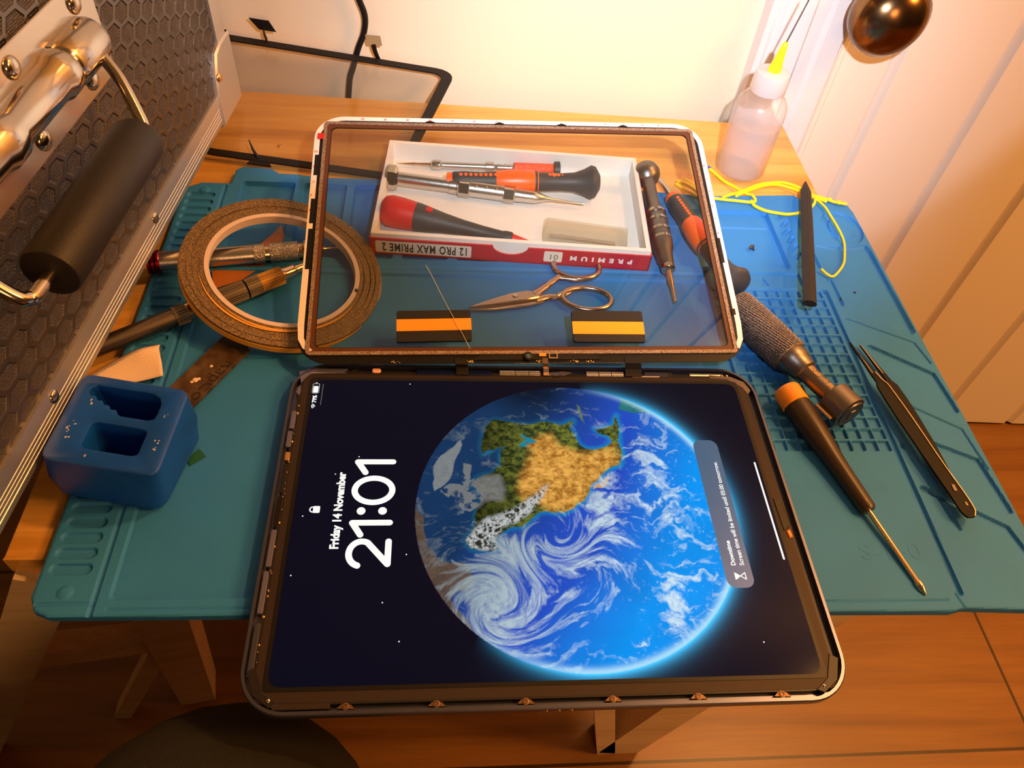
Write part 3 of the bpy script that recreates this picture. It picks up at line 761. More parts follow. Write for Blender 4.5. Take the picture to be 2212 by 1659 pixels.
m = MB(); m.prism([(-121, 84), (-113, 86.2), (-96, 86.2), (-98, 84.2), (-96, 83), (-114, 83), (-117, 80), (-119, 76)], 9, 11.0, bevel=.2); cmp('corner_plate', m, M_plate, 'lilac corner plate')
m = MB(); m.prism([(-121, 70), (-119, 75), (-118.4, 71), (-119, 68)], 9, 10.9, bevel=.2); cmp('corner_plate', m, M_plate, 'small lilac corner plate')
for (x, y) in [(-108, 85.2), (-92, 84.2), (16 - 52, 84.5), (78, 84.6), (-117, 79)]:
    m = MB(); m.lathe([(0, 1.9), (1.2, 1.8), (1.3, 1.2), (.7, 1.1), (.7, .5), (1.6, .4)], (x, y, 9.3), (x, y, 12), 20); cmp('screw_boss', m, M_dsteel)
m = MB(); m.prism(rrect(-83.2, -78.6, 83.6, 86.6, 1.2, 4), 9, 11.3, bevel=.3); cmp('contact_pad', m, M_pink, 'pale pink contact pad')
m = MB(); m.prism([(-60, 82.8), (-20, 82.8), (-20, 86), (-60, 87)], 8.5, 11.0, bevel=.2); cmp('antenna_plate', m, mat('blue_foil', (.05, .08, .32), .2, .9), 'glossy blue plate')
for x in (-3.6 + 6, 9.5, 42.6 - 8, 49):
    pass
for x, n_ in ((16, 0), (23, 0), (-13, 1), (-6, 1), (1, 1)):
    pass
for a, b in ((-15.5, -7.2), (-6.9, .2), (.5, 6.5), (31.8, 38.4), (38.8, 45.4), (45.8, 52.2), (89.5, 108)):
    m = MB(); dy = 1.35 if a > 80 else 1.9
    m.tube([(a, 84.9, 10.1), (b, 84.9, 10.1)], dy, 12, .6); cmp('magnet', m, M_steel)
m = MB(); m.prism([(9, 83), (20, 83.4), (24, 85.4), (19, 86.2), (8, 84.6)], 9, 11, bevel=.2); cmp('bracket', m, M_plate)
m = MB(); m.lathe([(0, 3.2), (1.9, 3.2), (2.0, 2.4), (1.5, 2.3), (1.5, 1.2), (1.2, .2)], (15, 84.9, 9), (15, 84.9, 12), 24); cmp('camera_lens', m, M_black)
m = MB(); m.prism(rrect(63.8, 77, 83.2, 86.4, .6, 3), 9, 10.9, bevel=.2); cmp('alloy_plate', m, M_case_blue)
m = MB(); m.tube([(57, 83, 10.7), (72, 83, 10.7)], .4, 8); cmp('bracket', m, M_steel)
m = MB(); m.prism([(112, 83.8), (119, 80), (121.3, 74), (119, 71), (116.8, 76), (110, 81.8), (100, 82.4), (100, 84.8)], 9, 10.9, bevel=.2); cmp('corner_plate', m, M_dsteel, 'dark steel corner plate')
for x in (107.4, 110.2):
    m = MB(); m.ball((x, 84.2, 11), .75, .6); cmp('contact', m, M_gold)
# left side boards
M_flexl = M_plate
for y0, y1, mt_, xx in ((47, 58, M_plate, -120.3), (36, 45.5, M_plate, -120.6), (28, 33, M_gold, -120), (10, 26, M_board, -119.8), (-8, 8, M_black, -120), (-27, -9, M_plate, -120.4), (-48, -29, M_plate, -120.6), (-74, -52, M_case_blue, -120.6)):
    m = MB(); m.prism(rrect(xx - .9, xx + 1.5, y0, y1, .6, 3), 8.8, 10.8, bevel=.2); cmp('side_board', m, mt_)
random.seed(3)
for k in range(26):
    y = random.uniform(-70, 66); m = MB(); m.ball((-118.6 + random.uniform(-.4, .4), y, 10.7), random.uniform(.3, .75), .7, 8); cmp('solder_dot', m, M_gold if k % 2 else M_dsteel)
for k, x in enumerate((-82, -47, -12, 23, 58, 93)):
    m = MB(); m.lathe([(0, 1.5), (1.6, 1.4), (1.7, .8), (1.2, .7)], (x, -85.9, 9), (x, -85.9, 12), 14); m.prism([(x - 3.4, -86.6), (x - 1.5, -85.0), (x + 2, -85.2), (x + 3.6, -86.9)], 9, 10.4); cmp('clip', m, mat('clip_bronze', (.17, .10, .06), .45, .7) if k == 0 else bpy.data.materials['clip_bronze'])
m = MB(); m.prism([(-110, -86.8), (-88, -86.8), (-88, -84.4), (-110, -84.4)], 9, 10.9, bevel=.2); cmp('rail_plate', m, M_lid)
for sx_ in (-1, 1):
    m = MB(); m.ball((sx_ * 111.5, -83.2, 10.8), 1.0, .8); cmp('corner_bead', m, M_chrome, 'shiny corner bead')
    m = MB(); m.prism([(sx_ * 118, -70), (sx_ * 121.4, -72), (sx_ * 118, -81), (sx_ * 111, -86), (sx_ * 108, -84.6), (sx_ * 114, -80)], 9, 11.1, bevel=.2); cmp('corner_plate', m, M_board)
m = MB()
for x in (-5, 0, 5): m.ring(rrect(x - 2, x + 2, 7.2, 8.6, .69, 4), rrect(x - 1.6, x + 1.6, 7.5, 8.3, .39, 4), 0, .25, frame((0, -89.25, 0), (1, 0, 0), (0, 0, 1)))
cmp('keyboard_contacts', m, M_gold)
m = MB(); m.prism([(114.6, 6), (118.4, 5), (118.8, -9), (115.2, -12)], 9.6, 11.1, bevel=.3); cmp('side_button', m, M_board)
m = MB(); m.prism([(116.2, -12), (118.2, -11), (118.6, -15), (116.8, -15.6)], 9.6, 11.4, bevel=.3); cmp('flex_end', m, mat('orange_flex', (.8, .22, .02), .3), 'orange flex end')
# ------------------------------------------------------------------ separated front glass, tilted up behind the tablet
GF = frame((-.7, 87.2, 15.4), (1, .014, .013), (-.016, .974, .226))
GO = GF(0, 0)
gp = thing('front_glass', 'tablet front glass with black border and white liner, tilted up over the tool box', 'glass panel', GO)
W2, H = 122.5, 176.0
m = MB(); m.prism(rrect(-W2, W2, 0, H, 18, 10), 0, .7, GF, bevel=.15); part('glass_sheet', m, glassy('panel_glass', (.86, .87, .86), .01), gp)
K = 10
m = MB(); m.ring(rrect(-W2 + .1, W2 - .1, .1, H - .1, 18, K), rrect(-112.5, 112.5, 10, 166.5, 3.5, K), .75, 1.0, GF); part('black_border', m, M_black, gp)
m = MB(); m.ring(rrect(-115.6, 115.6, 6.9, 169.4, 1.5, K), rrect(-112.9, 112.9, 9.6, 166.9, 3.2, K), 1.02, 1.35, GF); part('adhesive_strip', m, M_brownad, gp)
m = MB(); m.ring(rrect(-117.2, 117.2, 5.2, 171.2, 2.5, K), rrect(-115.2, 115.2, 7.2, 169.2, 1.2, K), 1.02, 2.0, GF); part('foam_strip', m, M_foam, gp)
# white liner: runs up the left side, along the top and down the right side, with notches
def liner():
    outer = [(-115.5, 7.2), (-118.8, 9.5), (-121.6, 15)]
    outer += [(-122.4, 24), (-122.5, 158)]
    outer += [(-104.5 + 18 * math.cos(math.radians(a)), 158 + 18 * math.sin(math.radians(a))) for a in range(180, 89, -9)]
    outer += [(104.5 + 18 * math.cos(math.radians(a)), 158 + 18 * math.sin(math.radians(a))) for a in range(90, -1, -9)]
    outer += [(122.5, 24), (121.6, 14), (118.6, 8)]
    inner = [(-113.6, 8.4), (-116.6, 11), (-118.6, 16)]
    inner += [(-119.0, 24), (-119.2, 158)]
    inner += [(-104.5 + 15 * math.cos(math.radians(a)), 158 + 15 * math.sin(math.radians(a))) for a in range(180, 89, -9)]
    inner += [(104.5 + 15 * math.cos(math.radians(a)), 158 + 15 * math.sin(math.radians(a))) for a in range(90, -1, -9)]
    inner += [(119.4, 24), (118.8, 15), (116.4, 9.6)]
    m = MB(); n = len(outer)
    v = [GF(x, y, z) for z in (1.0, 1.45) for x, y in outer] + [GF(x, y, z) for z in (1.0, 1.45) for x, y in inner]
    f = []
    for i in range(n - 1): f += [(n + i, n + i + 1, 3 * n + i + 1, 3 * n + i), (i, 2 * n + i, 2 * n + i + 1, i + 1), (i, i + 1, n + i + 1, n + i), (2 * n + i, 3 * n + i, 3 * n + i + 1, 2 * n + i + 1)]
    m.add(v, f); return m
ln = part('liner', liner(), M_liner, gp)
for y0, y1 in ((60, 88), (92, 110), (128, 144)): part('liner_notch', MB().box(-121.2, -118.8, y0, y1, 1.3, 1.6, GF), M_black, gp, False)
for y0, y1 in ((66, 84), (30, 34)): part('liner_notch', MB().box(118.4, 120.6, y0, y1, 1.3, 1.6, GF), M_black, gp, False)
for x in (-8, 32, 72, -52):
    m = MB(); m.add([GF(x - 3, 172.9, 1.5), GF(x + 3, 172.9, 1.5), GF(x, 174.3, 1.5), GF(x - 3, 172.9, 1.1), GF(x + 3, 172.9, 1.1), GF(x, 174.3, 1.1)], [(0, 1, 2), (5, 4, 3), (0, 3, 4, 1), (1, 4, 5, 2), (2, 5, 3, 0)])
    part('liner_notch', m, M_black, gp, False)
for x, y, s_ in [(-95, 173.6, '25'), (-81, 173.6, '25'), (-67, 173.6, '30'), (-53, 173.7, '25'), (-39, 173.7, '15'), (-25, 173.7, '42'), (-11, 173.7, '17'), (3, 173.7, '1'), (60, 173.7, '9'), (72, 173.7, '17'), (84, 173.7, '25'), (95, 173.7, '8')]:
    text('red_figure', s_, 2.0, frame(GF(x, y, 1.5), Vector(GF(1, 0)) - Vector(GF(0, 0)), Vector(GF(0, 1)) - Vector(GF(0, 0))), M_redink, gp, off=.04)
for y, s_ in [(146, '25'), (134, '25'), (122, '17'), (112, '9'), (101, '8')]:
    text('red_figure', s_, 2.0, frame(GF(-122, y, 1.5), Vector(GF(1, 0)) - Vector(GF(0, 0)), Vector(GF(0, 1)) - Vector(GF(0, 0))), M_redink, gp, off=.04)
for y, s_ in [(150, '1'), (140, '8'), (129, '7'), (119, '9'), (108, '6'), (98, 'Y'), (87, '8')]:
    text('red_figure', s_, 2.0, frame(GF(119.8, y, 1.5), Vector(GF(1, 0)) - Vector(GF(0, 0)), Vector(GF(0, 1)) - Vector(GF(0, 0))), M_redink, gp, off=.04)
m = MB(); m.prism(rrect(-120.6, -116.6, 156.6, 161.2, .4, 3), 1.7, 2.1, GF); part('red_tab', m, M_red, gp, label='small square red tab')
# camera end of the border
m = MB(); m.prism([(-30, 1.8), (40, 1.8), (36, 5.6), (-24, 5.4)], 1.0, 1.6, GF); part('sensor_board', m, M_blackm, gp)
m = MB(); m.lathe([(0, 2.4), (1.2, 2.4), (1.3, 1.7), (.9, 1.6)], GF(0.4, 3.6, 1.5), GF(.4, 3.6, 4), 24); part('camera_ring', m, M_board, gp)
m = MB(); m.lathe([(0, 1.5), (.3, 1.2)], GF(0.4, 3.6, 2.5), GF(.4, 3.6, 5), 20); part('camera_window', m, mat('lens_blue', (.07, .13, .2), .2), gp)
m = MB(); m.prism(rrect(6.4, 10.2, 3.6, 5.4, .2, 2), 1.5, 2.3, GF); part('orange_sensor', m, mat('sensor_orange', (.9, .38, .05), .5), gp)
m = MB(); m.ring(rrect(11.6, 16.4, 2.2, 5.6, .3, 3), rrect(12.2, 15.8, 2.8, 5.0, .3, 3), 1.5, 2.3, GF); part('sensor_frame', m, M_flexpad, gp)
for x in (7.5, 26, 34, -70, -32):
    m = MB(); a = [GF(x + random.uniform(-3, 3), random.uniform(.4, 1.6), 1.1) for _ in range(9)]
    for q in a: m.ball(q, random.uniform(.25, .6), .5, 6)
    part('glue_residue', m, M_gold, gp)
# flex straps joining glass and tablet
for x, w_, mt_ in ((9.6, 3.0, M_copper), (57.5, 9.0, M_blackm), (-35.5, 6.5, M_blackm)):
    m = MB(); a = [GF(x, 2.6, 1.7), GF(x, -.6, 1.3), (x, 86.0, 13.4), (x, 84.4, 11.9), (x, 82.6, 11.5)]
    vv = []
    for p in a: vv += [(p[0] - w_ / 2, p[1], p[2]), (p[0] + w_ / 2, p[1], p[2]), (p[0] + w_ / 2, p[1], p[2] - .25), (p[0] - w_ / 2, p[1], p[2] - .25)]
    f = [(0, 1, 2, 3), (19, 18, 17, 16)]
    for j in range(4):
        for k in range(4): f.append((4 * j + k, 4 * j + 4 + k, 4 * j + 4 + (k + 1) % 4, 4 * j + (k + 1) % 4))
    m.add(vv, f); part('flex_strap', m, mt_, gp, False)
# two striped foam blocks on the glass
for lab, q, st_, tl in (('black foam block with orange stripe, left of the pair on the tilted glass', (-69.9, -29.6, 13.0, 32.6), (19.6, 27.0), .02),
                        ('black foam block with orange stripe, right of the pair on the tilted glass', (26.0, 66.0, 12.2, 32.2), (17.0, 25.0), -.012)):
    cxx = (q[0] + q[1]) / 2; cyy = (q[2] + q[3]) / 2
    o0 = Vector(GF(cxx, cyy, .72)); e1 = Vector(GF(1, tl)) - Vector(GF(0, 0)); e2 = Vector(GF(-tl, 1)) - Vector(GF(0, 0)); FF = frame(o0, e1, e2)
    t = thing('foam_block', lab, 'foam block', o0, 'striped foam blocks on the glass')
    hx = (q[1] - q[0]) / 2; hy = (q[3] - q[2]) / 2
    m = MB(); m.prism(rrect(-hx, hx, -hy, hy, 1.2, 4), 0, 1.6, FF, bevel=.2); part('pad', m, M_rubber, t)
    m = MB(); m.box(-hx - .02, hx + .02, st_[0] - cyy, st_[1] - cyy, 1.45, 1.72, FF); part('stripe', m, M_orangepad, t, False)
m = MB(); p = [GF(x, y, 1.2) for x, y in ((-54.4, 63.4), (-51, 56), (-46, 44), (-40, 29), (-35, 18), (-30.5, 8.6))]
p[3] = GF(-40, 29, 3.0); p[4] = GF(-35, 18, 3.0)
m.tube(p, .16, 5, smooth=4); solo('stray_thread', m, mat('pale_thread', (.6, .55, .35), .4), 'thin pale thread lying across the glass and the left striped block', 'thread', p[0])

# ------------------------------------------------------------------ red card box used as a tool tray
# footprint corners at the top rim (z 20)
bx = thing('tool_box', 'shallow red and white card box full of screwdrivers under the tilted glass', 'box', (-4, 235, 5))
BC = Vector((-86.0, 293.0, 0)); BD = Vector((92.0, 277.0, 0)); BA = Vector((-92.0, 187.0, 0)); BB = Vector((82.0, 176.0, 0))
BF = frame((-91.5, 186.5, 5), (174.5, -10.7, 0), (9.5, 104, 0)); BW, BH, BZ = 174.5, 103.0, 15.0
m = MB()
m.box(0, BW, 0, BH, 0, .8, BF); m.box(0, 1, 0, BH, .8, 12.6, BF); m.box(BW - 1, BW, 0, BH, .8, 12.6, BF); m.box(1, BW - 1, BH - 1, BH, .8, 12.6, BF)
fr = [(0, .2), (BW, .2), (BW, 12.0), (98, 12.0)] + [(86.5 + 11 * math.cos(math.radians(a)), 12.2 - 6.5 * math.sin(math.radians(a))) for a in range(0, 181, 15)] + [(0, 12.0)]
m.prism([(x, z) for x, z in fr], 0, 1, lambda x, y, z: BF(x, z, y)); part('outer_sleeve', m, M_redbox, bx, False)
m = MB()
a, b_ = 1.1, 4.0
m.box(a, BW - a, a, BH - a, .85, 2.0, BF)
m.box(a, b_, a, BH - a, 2.0, BZ, BF); m.box(BW - b_, BW - a, a, BH - a, 2.0, BZ, BF); m.box(b_, BW - b_, a, b_, 2.0, BZ, BF); m.box(b_, BW - b_, BH - b_, BH - a, 2.0, BZ, BF)
part('inner_tray', m, M_white, bx, False)
LF = frame(BF(0, 0, 0), Vector(BF(1, 0)) - Vector(BF(0, 0)), (0, 0, 1))     # on the front face: x along, y up
def lab(x0, x1, z0, z1, name): 
    m = MB(); m.prism(rrect(x0, x1, z0, z1, 1, 4), .03, .12, LF); return part(name, m, M_sticker, bx, False)
lab(3.6, 62.5, 1.6, 10.4, 'name_sticker')
O2 = LF(60.6, 8.8, .14); ex2 = tuple(Vector(LF(0, 0)) - Vector(LF(1, 0)))
text('name_lettering', '12 PRO MAX PRIME 2', 8.6, frame(O2, ex2, (0, 0, -1)), M_ink, bx, off=.22, sx=.575, spacing=1.16)
lab(107.5, 119, 2.6, 10.8, 'number_sticker')
text('number_lettering', '01', 5.6, frame(LF(116.5, 8.4, .14), ex2, (0, 0, -1)), M_greyink, bx, sx=1.1)
text('lid_lettering', 'PREMIUM', 4.6, frame(LF(163, 8.0, .08), ex2, (0, 0, -1)), M_whiteink, bx, off=.2, spacing=1.95, sx=1.22)

# drivers inside the box
Z0 = 7.1
t = thing('precision_screwdriver', 'thin silver precision screwdriver with coral knurled grip, rearmost in the box', 'screwdriver', (-20, 272, Z0), 'screwdrivers in the card box')
A = Vector((-79, 276, Z0 + 2.6)); B = Vector((35, 272.6, Z0 + 4.2)); 
m = MB(); m.lathe([(0, .1), (5, .5), (12, 1.2), (14, 1.1), (23, 1.5)], A, B, 16); part('shaft', m, M_copper, t)
m = MB(); m.lathe([(23, 1.2), (24, 2.8), (25, 3.4), (30, 3.4), (31, 2.5), (61, 2.5), (61.5, 3.6), (67, 3.6), (67.5, 1.8), (70, 2.8), (73, 2.2), (75, 2.7), (77, 2.2), (79, 2.7), (81, 2.0)], A, B, 24); part('barrel', m, M_steel, t)
m = MB(); m.lathe([(81, 2), (81.3, 3.9), (108, 4.0), (109, 3.4)], A, B, 24); part('grip', m, M_coral, t)
m = MB(); m.lathe([(109, 3), (109.5, 5.6), (113, 5.8), (113.6, 4)], A, B, 24); part('end_cap', m, M_charcoal, t)

def flared(name, label, A, B, loc, L=143, group=None):
    """orange and black soft-grip screwdriver: steel shaft, grip, orange belly, flared black end"""
    t = thing(name, label, 'screwdriver', loc, group)
    A = Vector(A); B = Vector(B); k = (B - A).length / L
    def P(pr): return [(x * k, r) for x, r in pr]
    m = MB(); m.lathe(P([(0, .3), (3, 1.5), (6, 1.9), (35, 1.9)]), A, B, 16); part('shaft', m, M_steel, t)
    m = MB(); m.lathe(P([(33, 3), (33.4, 5.4), (37, 5.6), (37.5, 5)]), A, B, 28); part('collar', m, M_orange, t)
    m = MB(); m.lathe(P([(36.5, 5), (38, 6.0), (45, 6.4), (58, 5.9), (68, 6.5), (70, 6.6), (96, 7.2), (99, 6.2), (115, 5.8), (124, 6.4), (131, 8.6), (136, 11.2), (139, 10.4), (142, 6), (143, .5)]), A, B, 32); part('handle', m, M_charcoal, t)
    m = MB(); m.lathe(P([(68, 6.55), (70, 7.0), (80, 7.9), (88, 7.8), (95, 7.3), (98, 6.6)]), A, B, 32); part('grip_belly', m, M_orange, t)
    d = (B - A).normalized(); up = Vector((0, 0, 1)); sd_ = d.cross(up).normalized(); up = sd_.cross(d)
    m = MB()
    for i in range(8):
        c = A + d * ((43 + 3.5 * i) * k) + up * 5.9 + sd_ * 1.2; m.ball(tuple(c), 1.35, .7, 10)
    for i, w_ in enumerate((1.0, 1.6, 2.0, 1.6, 1.0)):
        c = A + d * ((103 + 3.0 * i) * k) + up * 5.4; m.ball(tuple(c), w_, .6, 10)
    part('grip_dots', m, M_orange, t)
    return t
flared('soft_grip_screwdriver', 'orange and black soft-grip screwdriver with flared end, lying in the box', (-76, 247.5, Z0 + 9), (59, 249.5, Z0 + 11.2), (0, 248, Z0), group='screwdrivers in the card box')

t = thing('hex_head_screwdriver', 'silver metal pen screwdriver with large hexagonal head in the box', 'screwdriver', (-20, 240, Z0), 'screwdrivers in the card box')
A = Vector((-84.5, 250, Z0 + 9.5)); B = Vector((47, 233.5, Z0 + 5))
def hexl(m, a, b, r, A, B, ch=.8): m.lathe([(a, r * .86), (a + ch, r), (b - ch, r), (b, r * .86)], A, B, 6)
m = MB(); hexl(m, 0, 7.5, 8.3, A, B, 1.6); part('hex_head', m, M_chrome, t, False)
m = MB(); m.lathe([(7, 3), (8, 4.4), (42, 4.4), (42.3, 5.0), (47, 5.0), (47.4, 4.4), (50, 4.4)], A, B, 28); part('barrel', m, M_steel, t)
m = MB(); hexl(m, 48, 56, 6.4, A, B); hexl(m, 78, 86, 6.4, A, B); part('hex_ring', m, M_chrome, t, False)
m = MB(); m.lathe([(55, 4), (55.5, 5.4), (79, 5.4), (79.5, 4)], A, B, 28); part('grip', m, M_steel, t)
d = (B - A).normalized(); sd_ = d.cross(Vector((0, 0, 1))).normalized(); up = sd_.cross(d)
m = MB()
for i in range(3):
    for q in (-1, 1): m.ball(tuple(A + d * (60 + 6.6 * i) + up * 4.3 + sd_ * (2.7 * q)), 1.1, .8, 10)
part('grip_studs', m, M_chrome, t)
m = MB(); m.lathe([(86, 4.6), (98, 4.3), (99, 4.3), (104, 2.9), (107, 1.7), (109, 1.6), (110, 1.0), (121, .9), (122, .6), (133, .55)], A, B, 20); part('tip', m, M_steel, t)

t = thing('red_tail_screwdriver', 'red and black tapered screwdriver with red bulb handle in front of the box', 'screwdriver', (-40, 205, Z0), 'screwdrivers in the card box')
A = Vector((-85.5, 215, Z0 + 10.2)); B = Vector((12, 191.5, Z0 + 4))
m = MB(); m.lathe([(0, 3), (.6, 6.5), (2, 8.6), (6, 10.0), (14, 9.8), (22, 9.0)], A, B, 32); part('end_bulb', m, M_red, t)
m = MB(); m.lathe([(22, 9.0), (24, 8.9), (30, 8.0), (40, 6.3), (52, 4.9), (66, 4.0), (78, 3.6), (80, 4.2), (84, 4.2), (85, 3.2)], A, B, 32); part('handle', m, M_charcoal, t)
m = MB(); m.lathe([(84.5, 3.4), (99, 1.0), (100, .5)], A, B, 20); part('tip_sleeve', m, M_red, t)
d = (B - A).normalized(); sd_ = d.cross(Vector((0, 0, 1))).normalized(); up = sd_.cross(d)
m = MB(); c = A + d * 30.5 + up * 7.4; m.lathe([(0, 2.6), (1.0, 2.4)], tuple(c), tuple(c + up), 6); part('hexagon_badge', m, M_red, t, False)

t = thing('clear_case', 'small frosted clear plastic case with a blade inside the box', 'case', (45, 203, Z0))
CF = frame((17, 197.5, Z0), (53, -9, 0), (0, 1, 0))
m = MB(); m.box(0, 53, 0, 17, 0, 8, CF); part('shell', m, glassy('frosted_plastic', (.93, .92, .86), .25, (.62, .63, .60), .18), t, False)
m = MB(); m.box(4, 46, 4, 7, 3, 3.6, CF); m.lathe([(0, 1.1), (9, .4)], CF(53, 3, 3.5), CF(63, 2, 2.5), 10); part('blade', m, M_steel, t)

# ------------------------------------------------------------------ tools beside the box
t = thing('ringed_screwdriver', 'dark screwdriver with four silver rings lying just right of the card box', 'screwdriver', (94, 205, 5))
A = Vector((94, 262, 16.0)); B = Vector((93.5, 148, 9.0))
m = MB(); m.lathe([(-8, 2), (-7, 8.2), (-3, 9.4), (0, 9.2), (4, 7.4), (6, 4.6), (24, 4.2), (34, 4.6), (37, 6.2), (66, 6.6), (72, 6.4), (76, 5.2), (86, 4.4), (88, 4)], A, B, 28); part('handle', m, M_gun, t)
for a in (38.5, 46, 55.5, 63.5):
    m = MB(); m.lathe([(a, 6), (a + .4, 6.9), (a + 2.6, 6.9), (a + 3, 6)], A, B, 28); part('ring', m, M_chrome, t)
m = MB(); m.lathe([(87, 3.6), (88, 4.4), (91, 4.4), (92, 3)], A, B, 24); part('collar', m, M_chrome, t)
m = MB(); m.lathe([(91, 2.0), (103, 1.7), (104, 1.2), (118, 1.0)], A, B, 14); part('bit', m, M_copper, t)
t2 = flared('soft_grip_screwdriver', 'orange and black soft-grip screwdriver leaning between the box and the squeeze bottle', (104.5, 276, 8), (131, 146, 17), (118, 210, 5), L=146)

# embroidery scissors
t = thing('scissors', 'small rosy steel scissors with loop handles under the tilted glass', 'scissors', (15, 152, 4))
zb = 6.2
m = MB(); m.prism([(-31, 137), (-18, 139.5), (0, 143.4), (11, 146.6), (13, 150.5), (4, 152.4), (-6, 149.8), (-20, 143.5)], zb + .6, zb + 2.4, bevel=.6); part('blade', m, M_scis, t)
m = MB(); m.prism([(-30, 136.5), (-15, 137.5), (5, 141.2), (14, 144.6), (12, 148.5), (-2, 146.2), (-18, 141.5)], zb - 1.0, zb + .5, bevel=.4); part('blade', m, M_scis, t)
m = MB(); m.lathe([(0, 1.7), (.7, 1.5), (.8, .3)], (-3.5, 147, zb + 2.3), (-3.5, 147, zb + 5), 16); part('pivot_screw', m, M_steel, t)
def loop(c, rx, ry, ang, stem, z, r=1.7):
    m = MB(); pts = []
    for i in range(29):
        a = 2 * PI * i / 28; x = rx * math.cos(a); y = ry * math.sin(a); ca, sa = math.cos(ang), math.sin(ang); pts.append((c[0] + x * ca - y * sa, c[1] + x * sa + y * ca, z))
    m.tube(pts, r, 10); m.tube(stem, [2.6, 2.4, 2.2, 2.0], 10, .7, smooth=5); return m
part('finger_loop', loop((36.5, 175.5), 14.5, 11, -.12, [(8, 149.5, zb + 1), (14, 155.5, zb + 1), (20, 161.5, zb + 1), (25, 166.5, zb + 1)], zb + 1.2), M_scis, t)
part('finger_loop', loop((40, 147.5), 14.8, 9.4, -.08, [(9, 146, zb), (17, 149, zb), (24, 149.6, zb), (30, 154.0, zb)], zb + .8), M_scis, t)
m = MB(); m.tube([(24, 165.8, zb + 1), (36, 164.6, zb + 1), (46, 167.5, zb + 1)], [1.6, 2.2, 1.6], 10, .8, smooth=4); m.tube([(22, 149.5, zb + .5), (31, 155.3, zb + .8), (42, 157, zb + .8)], [1.6, 2.2, 1.6], 10, .8, smooth=4); part('finger_rest', m, M_scis, t)
# ------------------------------------------------------------------ left side of the mat
t = thing('tape_roll', 'roll of thin brown tape with white core leaning on metal pens, left of tablet', 'tape roll', (-137, 157, 5))
nn = Vector((.234, -.088, .968)).normalized(); TF = frame((-137.2, 155.5, 18.6), Vector((1, 0, 0)) - nn * nn.x, nn.cross(Vector((1, 0, 0))))
def wob(r, k, seed, n=96):
    rs = random.Random(seed); ph = [rs.uniform(0, 6) for _ in range(4)]
    return [((r + k * sum(math.sin((j + 2) * 2 * PI * i / n + ph[j]) for j in range(4)) / 4) * math.cos(2 * PI * i / n), (r + k * sum(math.sin((j + 2) * 2 * PI * i / n + ph[j]) for j in range(4)) / 4) * math.sin(2 * PI * i / n)) for i in range(n)]
lay = [(43.2, 45.6, 0), (45.75, 49.4, -.25), (49.55, 52.2, .1), (52.3, 55.9, -.1)]
m = MB()
for a, b_, dz in lay: m.ring(wob(b_, .45, 5), wob(a, .25, 7), -4.6, dz, TF)
part('tape_windings', m, M_tape, t)
m = MB(); m.ring(circ(0, 0, 43.0, 96), circ(0, 0, 40.4, 96), -5.0, .5, TF); part('core', m, M_core, t)
m = MB(); m.ring(wob(56.4, .45, 5), wob(56.0, .45, 5), -5.2, -1.6, TF)
arc = lambda r, a0, a1, k=26: [(r * math.cos(math.radians(a0 + (a1 - a0) * i / k)), r * math.sin(math.radians(a0 + (a1 - a0) * i / k))) for i in range(k + 1)]
for r0, a0, a1, w_ in ((45.9, 196, 285, 1.2), (44.6, 225, 340, 1.4)):
    o = arc(r0, a0, a1); k = len(o); i_ = [((r0 + w_ * math.sin(PI * j / (k - 1))) * p[0] / r0, (r0 + w_ * math.sin(PI * j / (k - 1))) * p[1] / r0) for j, p in enumerate(o)]
    m.add([TF(x, y, .25) for x, y in o] + [TF(x, y, .25) for x, y in i_], [(j, j + 1, k + j + 1, k + j) for j in range(k - 1)])
part('yellow_liner', m, M_tapeline, t)
m = MB(); m.box(40.6, 42.6, -9, -6.6, .5, .75, TF); part('ink_mark', m, M_ink, t, False)

t = thing('pen_screwdriver', 'slim silver knurled precision driver with red rings passing under the tape roll', 'screwdriver', (-165, 175, 5))
A = Vector((-221, 165, 11.5)); B = Vector((-108, 187, 8.5))
m = MB(); m.lathe([(10, 5.2), (10.5, 5.6), (63, 5.6), (63.5, 5.2)], A, B, 28); part('barrel', m, M_steel, t)
m = MB()
for a in (3.4, 6.1, 8.6): m.lathe([(a, 4.5), (a + .5, 6.9), (a + 1.9, 6.9), (a + 2.4, 4.8)], A, B, 28)
part('red_ring_cap', m, M_redfoil, t)
m = MB()
for a, b_ in ((63, 69.5), (72, 89), (92, 98)): m.lathe([(a, 4.8), (a + .3, 5.9), (b_ - .3, 5.9), (b_, 4.8)], A, B, 28)
part('knurled_grip', m, M_steelk, t)
m = MB(); m.lathe([(62, 4.7), (98, 4.7), (101, 3.0), (104, 1.4), (105, .8), (115, .55)], A, B, 20); part('tip', m, M_copper, t)

t = thing('craft_knife', 'dark metal craft knife handle with brass knurled collar crossing under the tape roll', 'craft knife', (-175, 130, 5))
A = Vector((-231, 95, 11.5)); B = Vector((-127, 169, 9.5)); L_ = (B - A).length
m = MB(); m.lathe([(-6, 2), (-5, 4.6), (46, 4.9), (47, 4.9)], A, B, 28); part('handle', m, M_dsteel, t)
def ribs(a, b_, r, k=26):
    m = MB(); d = (B - A).normalized(); s_ = d.cross(Vector((0, 0, 1))).normalized(); u_ = s_.cross(d)
    m.lathe([(a, r - .35), (b_, r - .35)], A, B, 28)
    for i in range(k):
        th = 2 * PI * i / k; c = s_ * math.cos(th) * (r - .2) + u_ * math.sin(th) * (r - .2); m.tube([A + d * a + c, A + d * b_ + c], .38, 5)
    return m
part('ribbed_ring', ribs(47, 54, 5.5), M_gun, t); part('ribbed_grip', ribs(73, 88, 5.6), M_dsteel, t); part('ribbed_grip', ribs(89, 97, 5.6), M_dsteel, t)
